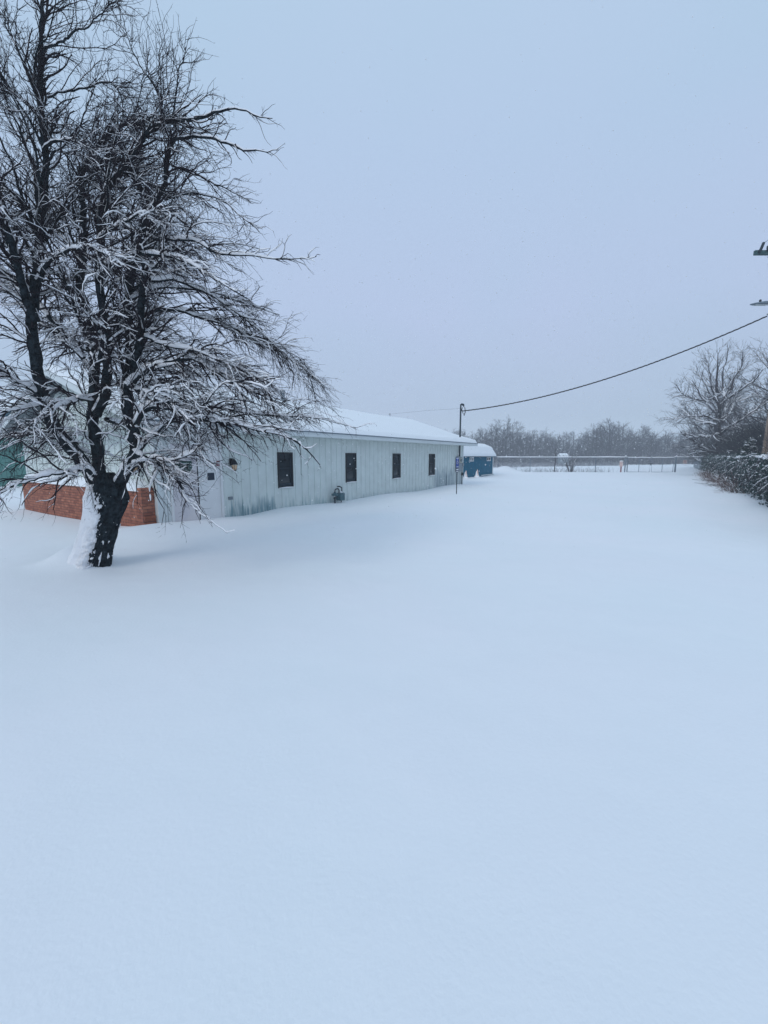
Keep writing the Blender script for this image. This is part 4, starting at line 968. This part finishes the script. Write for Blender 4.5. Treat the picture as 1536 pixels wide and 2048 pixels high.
b2_ = [spawn(b, 4.4, .4, 1.1, (.3, .8), g_, cnb, 3, .6, .009, .016, None, .15, .12, .5) for b in b1_]
b3_ = [spawn(b, 3.4, .2, .6, (.3, .8), g_, cnb, 2, .7, .007, .010, None, .15, .1, .4) for b in b2_]
thing_tree('bare_tree', 'tall bare tree behind the ivy fence with snow along its low level limbs', tx, ty, (LBb, b1_, b2_, b3_), 'bare trees behind the ivy fence', snowamt=.07)
specs = [
 (36.6, 39.5, 13.0, 4.2, .22, 'bare tree with high spreading crown right beside the wooden utility pole'),
 (39.5, 50.5, 9.5, 5.0, .2, 'purplish bare tree at the corner where ivy fence and back fence meet'),
 (43.5, 54.0, 10.5, 4.2, .2, 'bushy bare tree behind the tall snowy limbed tree'),
 (48.0, 60.0, 8.5, 4.0, .18, 'low wide bare tree beyond the pale square notice'),
 (49.0, 50.0, 12.0, 4.4, .22, 'dense bare tree farther back, seen through the crowns near the utility pole'),
 (33.2, 36.5, 11.0, 3.9, .18, 'tall bare tree between the snowy limbed tree and the wooden pole, upright crown'),
 (33.5, 30.0, 8.0, 3.2, .16, 'small bare tree at the right edge behind the ivy'),
 (41.0, 44.5, 9.0, 3.8, .17, 'mid height bare tree filling the gap between the purplish tree and the snowy limbed one'),
 (44.0, 41.5, 10.5, 4.2, .18, 'broad bare tree overlapping the snowy limbed one on its pole side'),
 (55.0, 66.0, 11.0, 4.6, .2, 'hazy bare tree farther back behind the purplish one'),
 (60.0, 62.0, 12.5, 4.8, .22, 'hazy bare tree farther back behind the dense one'),
]
for k, (x, y, H, Rc, tk, lb) in enumerate(specs):
    sp_ = bare_tree(300 + k, H, Rc * 1.12, tk, 26, (3.2, 4.2), twr=.016, low=.05, up=.7, lens=(1.0, 2.6), lens2=(.5, 1.2), dens3=1.5)
    thing_tree('bare_tree', lb, x, y, sp_, 'bare trees behind the ivy fence', snowamt=.03, cover=.35)
# thicket behind the ivy
def xf4(g, n):
    s = g.uniform(-9, 62, n); o = g.uniform(1.2, 12, n); p = fence_pt(s, o, np.zeros(n)); p[:, 2] = ground_z(p[:, 0], p[:, 1]) - .1; return p
V, Fq = scrub(38000, xf4, 5.2, .0105, 35)
tag(obj('thicket', V, Fq, M_thick), 'dark tangled thicket filling the strip behind the ivy fence', 'thicket', kind='stuff')
# saplings by the back fence
for (px, H, Rc, nl, tk, lb) in ((1108, 2.9, .5, 8, .045, 'thin upright sapling behind the back fence left of the white cabin'), (1190, 1.6, .35, 6, .02, 'tiny sapling beside a fence post left of the orange marker')):
    x, y = lineY(px); x *= 1.02; y *= 1.02
    thing_tree('sapling', lb, x, y, bare_tree(400 + px, H, Rc, tk, nl, (2.5, 3), twr=.008, low=.3, up=1.0, lens=(.2, .6), lens2=(.1, .3)), 'saplings along the back fence', snowamt=.012, cat='sapling')
x, y = lineY(1141); x *= 1.015; y *= 1.015
g = np.random.default_rng(9); LBt = []
for k in range(15):
    a = g.uniform(0, 6.28); dd = unit(np.array([math.cos(a) * .35, math.sin(a) * .35, 1.0])); Q = [np.array([math.cos(a) * .12, math.sin(a) * .12, -.1])]; L = g.uniform(1.3, 3.0)
    for j in range(8): dd = unit(dd + g.normal(0, .07, 3) + np.array([math.cos(a), math.sin(a), 0]) * .03); Q.append(Q[-1] + dd * L / 8)
    LBt.append((np.array(Q)[None], np.linspace(.03, .008, 9)[None]))
cn0 = lambda p: np.stack([p[:, 0] * 0, p[:, 1] * 0, p[:, 2] - .5], 1)
s1 = [spawn(b, 5, .3, .8, (.2, .6), g, cn0, 4, .5, .007, .012, None, .12, .2, .4) for b in LBt]; s2 = [spawn(b, 4, .15, .4, (.3, .7), g, cn0, 3, .6, .005, .008, None, .15, .2, .3) for b in s1]
thing_tree('bare_shrub', 'many stemmed bare shrub at the back fence right of the thin sapling', x, y, (LBt, s1, s2, []), snowamt=.012, cat='shrub')
# little evergreen above the ivy
ex, ey = at(1497, 915, 25)[:2]
ev = tag(empty('young_pine', (ex, ey, 0)), 'small dark snow laden evergreen showing above the ivy near the pole', 'tree')
MB().tube([(0, 0, -.2), (0, 0, 3.0)], [.07, .015], 8).build('trunk', M_bark, ev)
g = np.random.default_rng(3); c_ = []
for k in range(46):
    t = k / 46; zz = .6 + 2.3 * t; a = k * 2.4; rr = 1.05 * (1 - t) + .12
    for q in np.linspace(.15, 1, 9): c_.append((math.cos(a) * rr * q, math.sin(a) * rr * q, zz - .22 * q))
V, Fq = leaves(np.array(c_), .05, 7000, .07, g); obj('foliage', V, Fq, M_pine, ev)
VV = []; FF = []; base = 0
for k in range(0, 46, 2):
    t = k / 46; a = k * 2.4; rr = (1.05 * (1 - t) + .12) * .6
    v, f = blob((math.cos(a) * rr, math.sin(a) * rr, .6 + 2.3 * t - .08), .15, .15, .06, k); VV.append(v); FF.append(f + base); base += len(v)
obj('snow_clumps', np.concatenate(VV), np.concatenate(FF), M_snowc, ev, True)
# white cabin far off in front of the wood
cx_, cy_ = at(1126, 913, 84)[:2]
cb = tag(empty('cabin', (cx_, cy_, 0), R(-8)), 'tiny far off white cabin with snowy roof in front of the woods', 'cabin')
MB().box(-.75, .75, -1, 1, 0, 1.60).build('wall', M_grey, cb); MB().box(-.75, .75, -1.0, 1.0, 1.60, 1.95).build('upper_wall', M_white, cb)
MB().box(-.5, .4, -1.012, -1.002, 1.2, 1.5).build('window', M_grey, cb)
MB().add([(-.9, -1.1, 1.95), (.9, -1.1, 1.95), (.9, 1.1, 1.95), (-.9, 1.1, 1.95), (-.7, 0, 2.4), (.7, 0, 2.4)], [(0, 1, 5, 4), (2, 3, 4, 5), (1, 2, 5), (3, 0, 4), (3, 2, 1, 0)]).build('roof', M_snow, cb)

# ------------------------------------------------------------------ utility pole, lamp and cable
pb = at(1527, 915, 18); px_, py_ = pb[0], pb[1]
LEAN = .035
def polep(z): return np.array([LEAN * z, 0, z])
up_ = tag(empty('utility_pole', (px_, py_, gz(px_, py_))), 'wooden utility pole behind the ivy at the right edge, with crossarm', 'utility pole')
MB().tube([polep(-.3), polep(4), polep(8), polep(12.2)], [.135, .125, .115, .10], 18).build('pole', M_wood, up_, True)
za = 9.75
MB().box(-1.82, 1.25, -.14 - .045, -.14 + .045, -.065, .10).build('crossarm', mat('treated_wood', (.05, .12, .13), .8, .2, noise_amt=.4, noise_scale=8), up_).location = polep(za)
def cutout(x):
    m = MB(); m.tube([(x, -.14, za - .02), (x + .02, -.26, za + .10), (x + .10, -.26, za + .34)], .05, 8); m.lathe([(.045, 0), (.07, .03), (.045, .06), (.07, .09), (.045, .12), (.07, .15), (.04, .19)], (x + LEAN * za - .0, -.22, za + .06), 10)
    return m.build('cutout_fuse', M_iron, up_, True)
for xo in (-1.45, -.35, .75): cutout(xo)
for o in [c for c in up_.children if c.name.startswith('cutout')]: o.location.x = LEAN * za * .0 + .1
MB().lathe([(.05, -.16), (.06, -.12), (.04, -.08), (.03, -.05)], (-.85, -.14, za), 10).build('insulator', M_navy, up_, True)
MB().tube([(-1.25, -.25, za + .32), (-.80, -.25, za + .65), (-.45, -.22, za + 1.15), (0.0, -.1, za + 1.9), (LEAN * 12, -.05, za + 2.3)], .008, 6).build('lead_wire', M_cable, up_)
MB().tube([(-.85, -.14, za - .15), (-.89, -.16, za - .42), (-.84, -.16, za - .66), (-.68, -.16, za - .88), (-.4, -.14, za - .95), (LEAN * 8 - .05, -.1, za - 1.0)], .008, 6).build('lead_wire', M_cable, up_)
MB().tube([(LEAN * 9 - .12, -.02, za - .60), (LEAN * 9 - .12, -.02, za + .3)], .16, 14).build('transformer', M_grey, up_, True)
zs = at(1530, 632, 18)[2]
m = MB(); m.lathe([(.15, zs - .05), (.15, zs + .05)], (LEAN * zs, 0, 0), 14); m.tube([(LEAN * zs, 0, zs), (-.62 + .0, -.06, zs - .02)], .018, 6); m.tube([(-.56, -.06, zs - .02), (-.52, -.06, zs - .16), (-.42, -.06, zs - .2), (-.3, -.05, zs - .1)], .012, 6); m.build('cable_bracket', M_iron, up_)
# street lamp on a bracket
zl = at(1505, 612, 18)[2] + .02
sl = tag(empty('street_lamp', (px_ + LEAN * zl, py_, zl)), 'grey cobra head street lamp on the utility pole at the right edge', 'street lamp')
MB().tube([(-.05, -.08, -.15), (-.3, -.1, .03), (-.62, -.12, .10), (-.95, -.12, .06)], .035, 10).build('arm', M_galv, sl, True)
m = MB(); secs = [(-.72, .05, .05), (-.85, .07, .075), (-1.05, .12, .085), (-1.3, .14, .06), (-1.52, .11, .035), (-1.66, .05, .012)]
V = []; nS = 14
for x, wv, hv in secs:
    for k in range(nS):
        a = 2 * math.pi * k / nS; V.append((x, -.12 + wv * math.cos(a), .0 + (hv * 1.6 * math.sin(a) if math.sin(a) > 0 else .02 * math.sin(a))))
Fc = [(i*nS+k, i*nS+(k+1)%nS, (i+1)*nS+(k+1)%nS, (i+1)*nS+k) for i in range(len(secs)-1) for k in range(nS)] + [tuple(range(nS))[::-1], tuple((len(secs)-1)*nS+k for k in range(nS))]
m.add(V, Fc); m.build('lamp_head', M_galv, sl, True)
MB().box(-1.5, -1.0, -.2, -.04, -.03, -.015).build('lens', M_fascia, sl)
MB().lathe([(.035, .09), (.042, .12), (.042, .17), (.02, .19)], (-1.28, -.12, 0), 10).build('photocell', M_black, sl, True)
# cable from the pole to the service mast
a = np.array([px_ - .60, py_ - .06, zs - .02]); b = np.array(wp(17.72, -.09, 0)) + U1 * .10 - U2 * .06 + np.array([0, 0, 4.36])
def cat(a, b, sag, n=60): return [a + (b - a) * t + np.array([0, 0, -4 * sag * t * (1 - t)]) for t in np.linspace(0, 1, n)]
pts = cat(a, b, .62, 260)
cbm = MB(); cbm.tube(pts, .022, 6)
for ph in (0, 2.1, 4.2):
    cbm.tube([p + np.array([0, .022 * math.cos(i * .5 + ph), .022 * math.sin(i * .5 + ph)]) for i, p in enumerate(pts)], .013, 4)
tag(cbm.build('service_cable', M_cable, None, True), 'black twisted service cable sagging from the utility pole to the roof mast', 'cable')

# ------------------------------------------------------------------ falling snow
g = np.random.default_rng(88); n = 9000
c = np.stack([g.uniform(-18, 38, n), g.uniform(5, 50, n), g.uniform(.1, 10, n)], 1)
k_ = n // 6; c[:k_] = np.stack([g.uniform(-7, 6, k_), g.uniform(3.2, 12, k_), g.uniform(.2, 7, k_)], 1)
s = g.uniform(.005, .0125, (n, 1)) * np.clip(c[:, 1:2] / 9, .5, 1.5)
dirs = np.array([[1,0,0],[-1,0,0],[0,1,0],[0,-1,0],[0,0,1.3],[0,0,-1.3]]); V = (c[:, None, :] + dirs[None] * s[:, None, :] * g.uniform(.7, 1.3, (n, 6, 1))).reshape(-1, 3)
tri = np.array([[0,2,4],[2,1,4],[1,3,4],[3,0,4],[2,0,5],[1,2,5],[3,1,5],[0,3,5]]); Fq = (tri[None] + (np.arange(n) * 6)[:, None, None]).reshape(-1, 3)
tag(obj('falling_snow', V, Fq, M_flake), 'light snowflakes drifting down over the whole lot', 'snowfall', kind='stuff')

# ------------------------------------------------------------------ haze
m = bpy.data.materials.new('haze'); m.use_nodes = True; t = m.node_tree; t.nodes.clear()
o_ = t.nodes.new('ShaderNodeOutputMaterial'); pv = t.nodes.new('ShaderNodeVolumePrincipled')
pv.inputs['Color'].default_value = (.95, .97, 1.0, 1); pv.inputs['Density'].default_value = .0024; pv.inputs['Anisotropy'].default_value = 0.0
t.links.new(pv.outputs[0], o_.inputs['Volume'])
tag(MB().box(-900, 1100, -260, 1700, -3, 18).build('haze', m), 'thin snowy haze over the lot and woods', 'haze', kind='stuff')
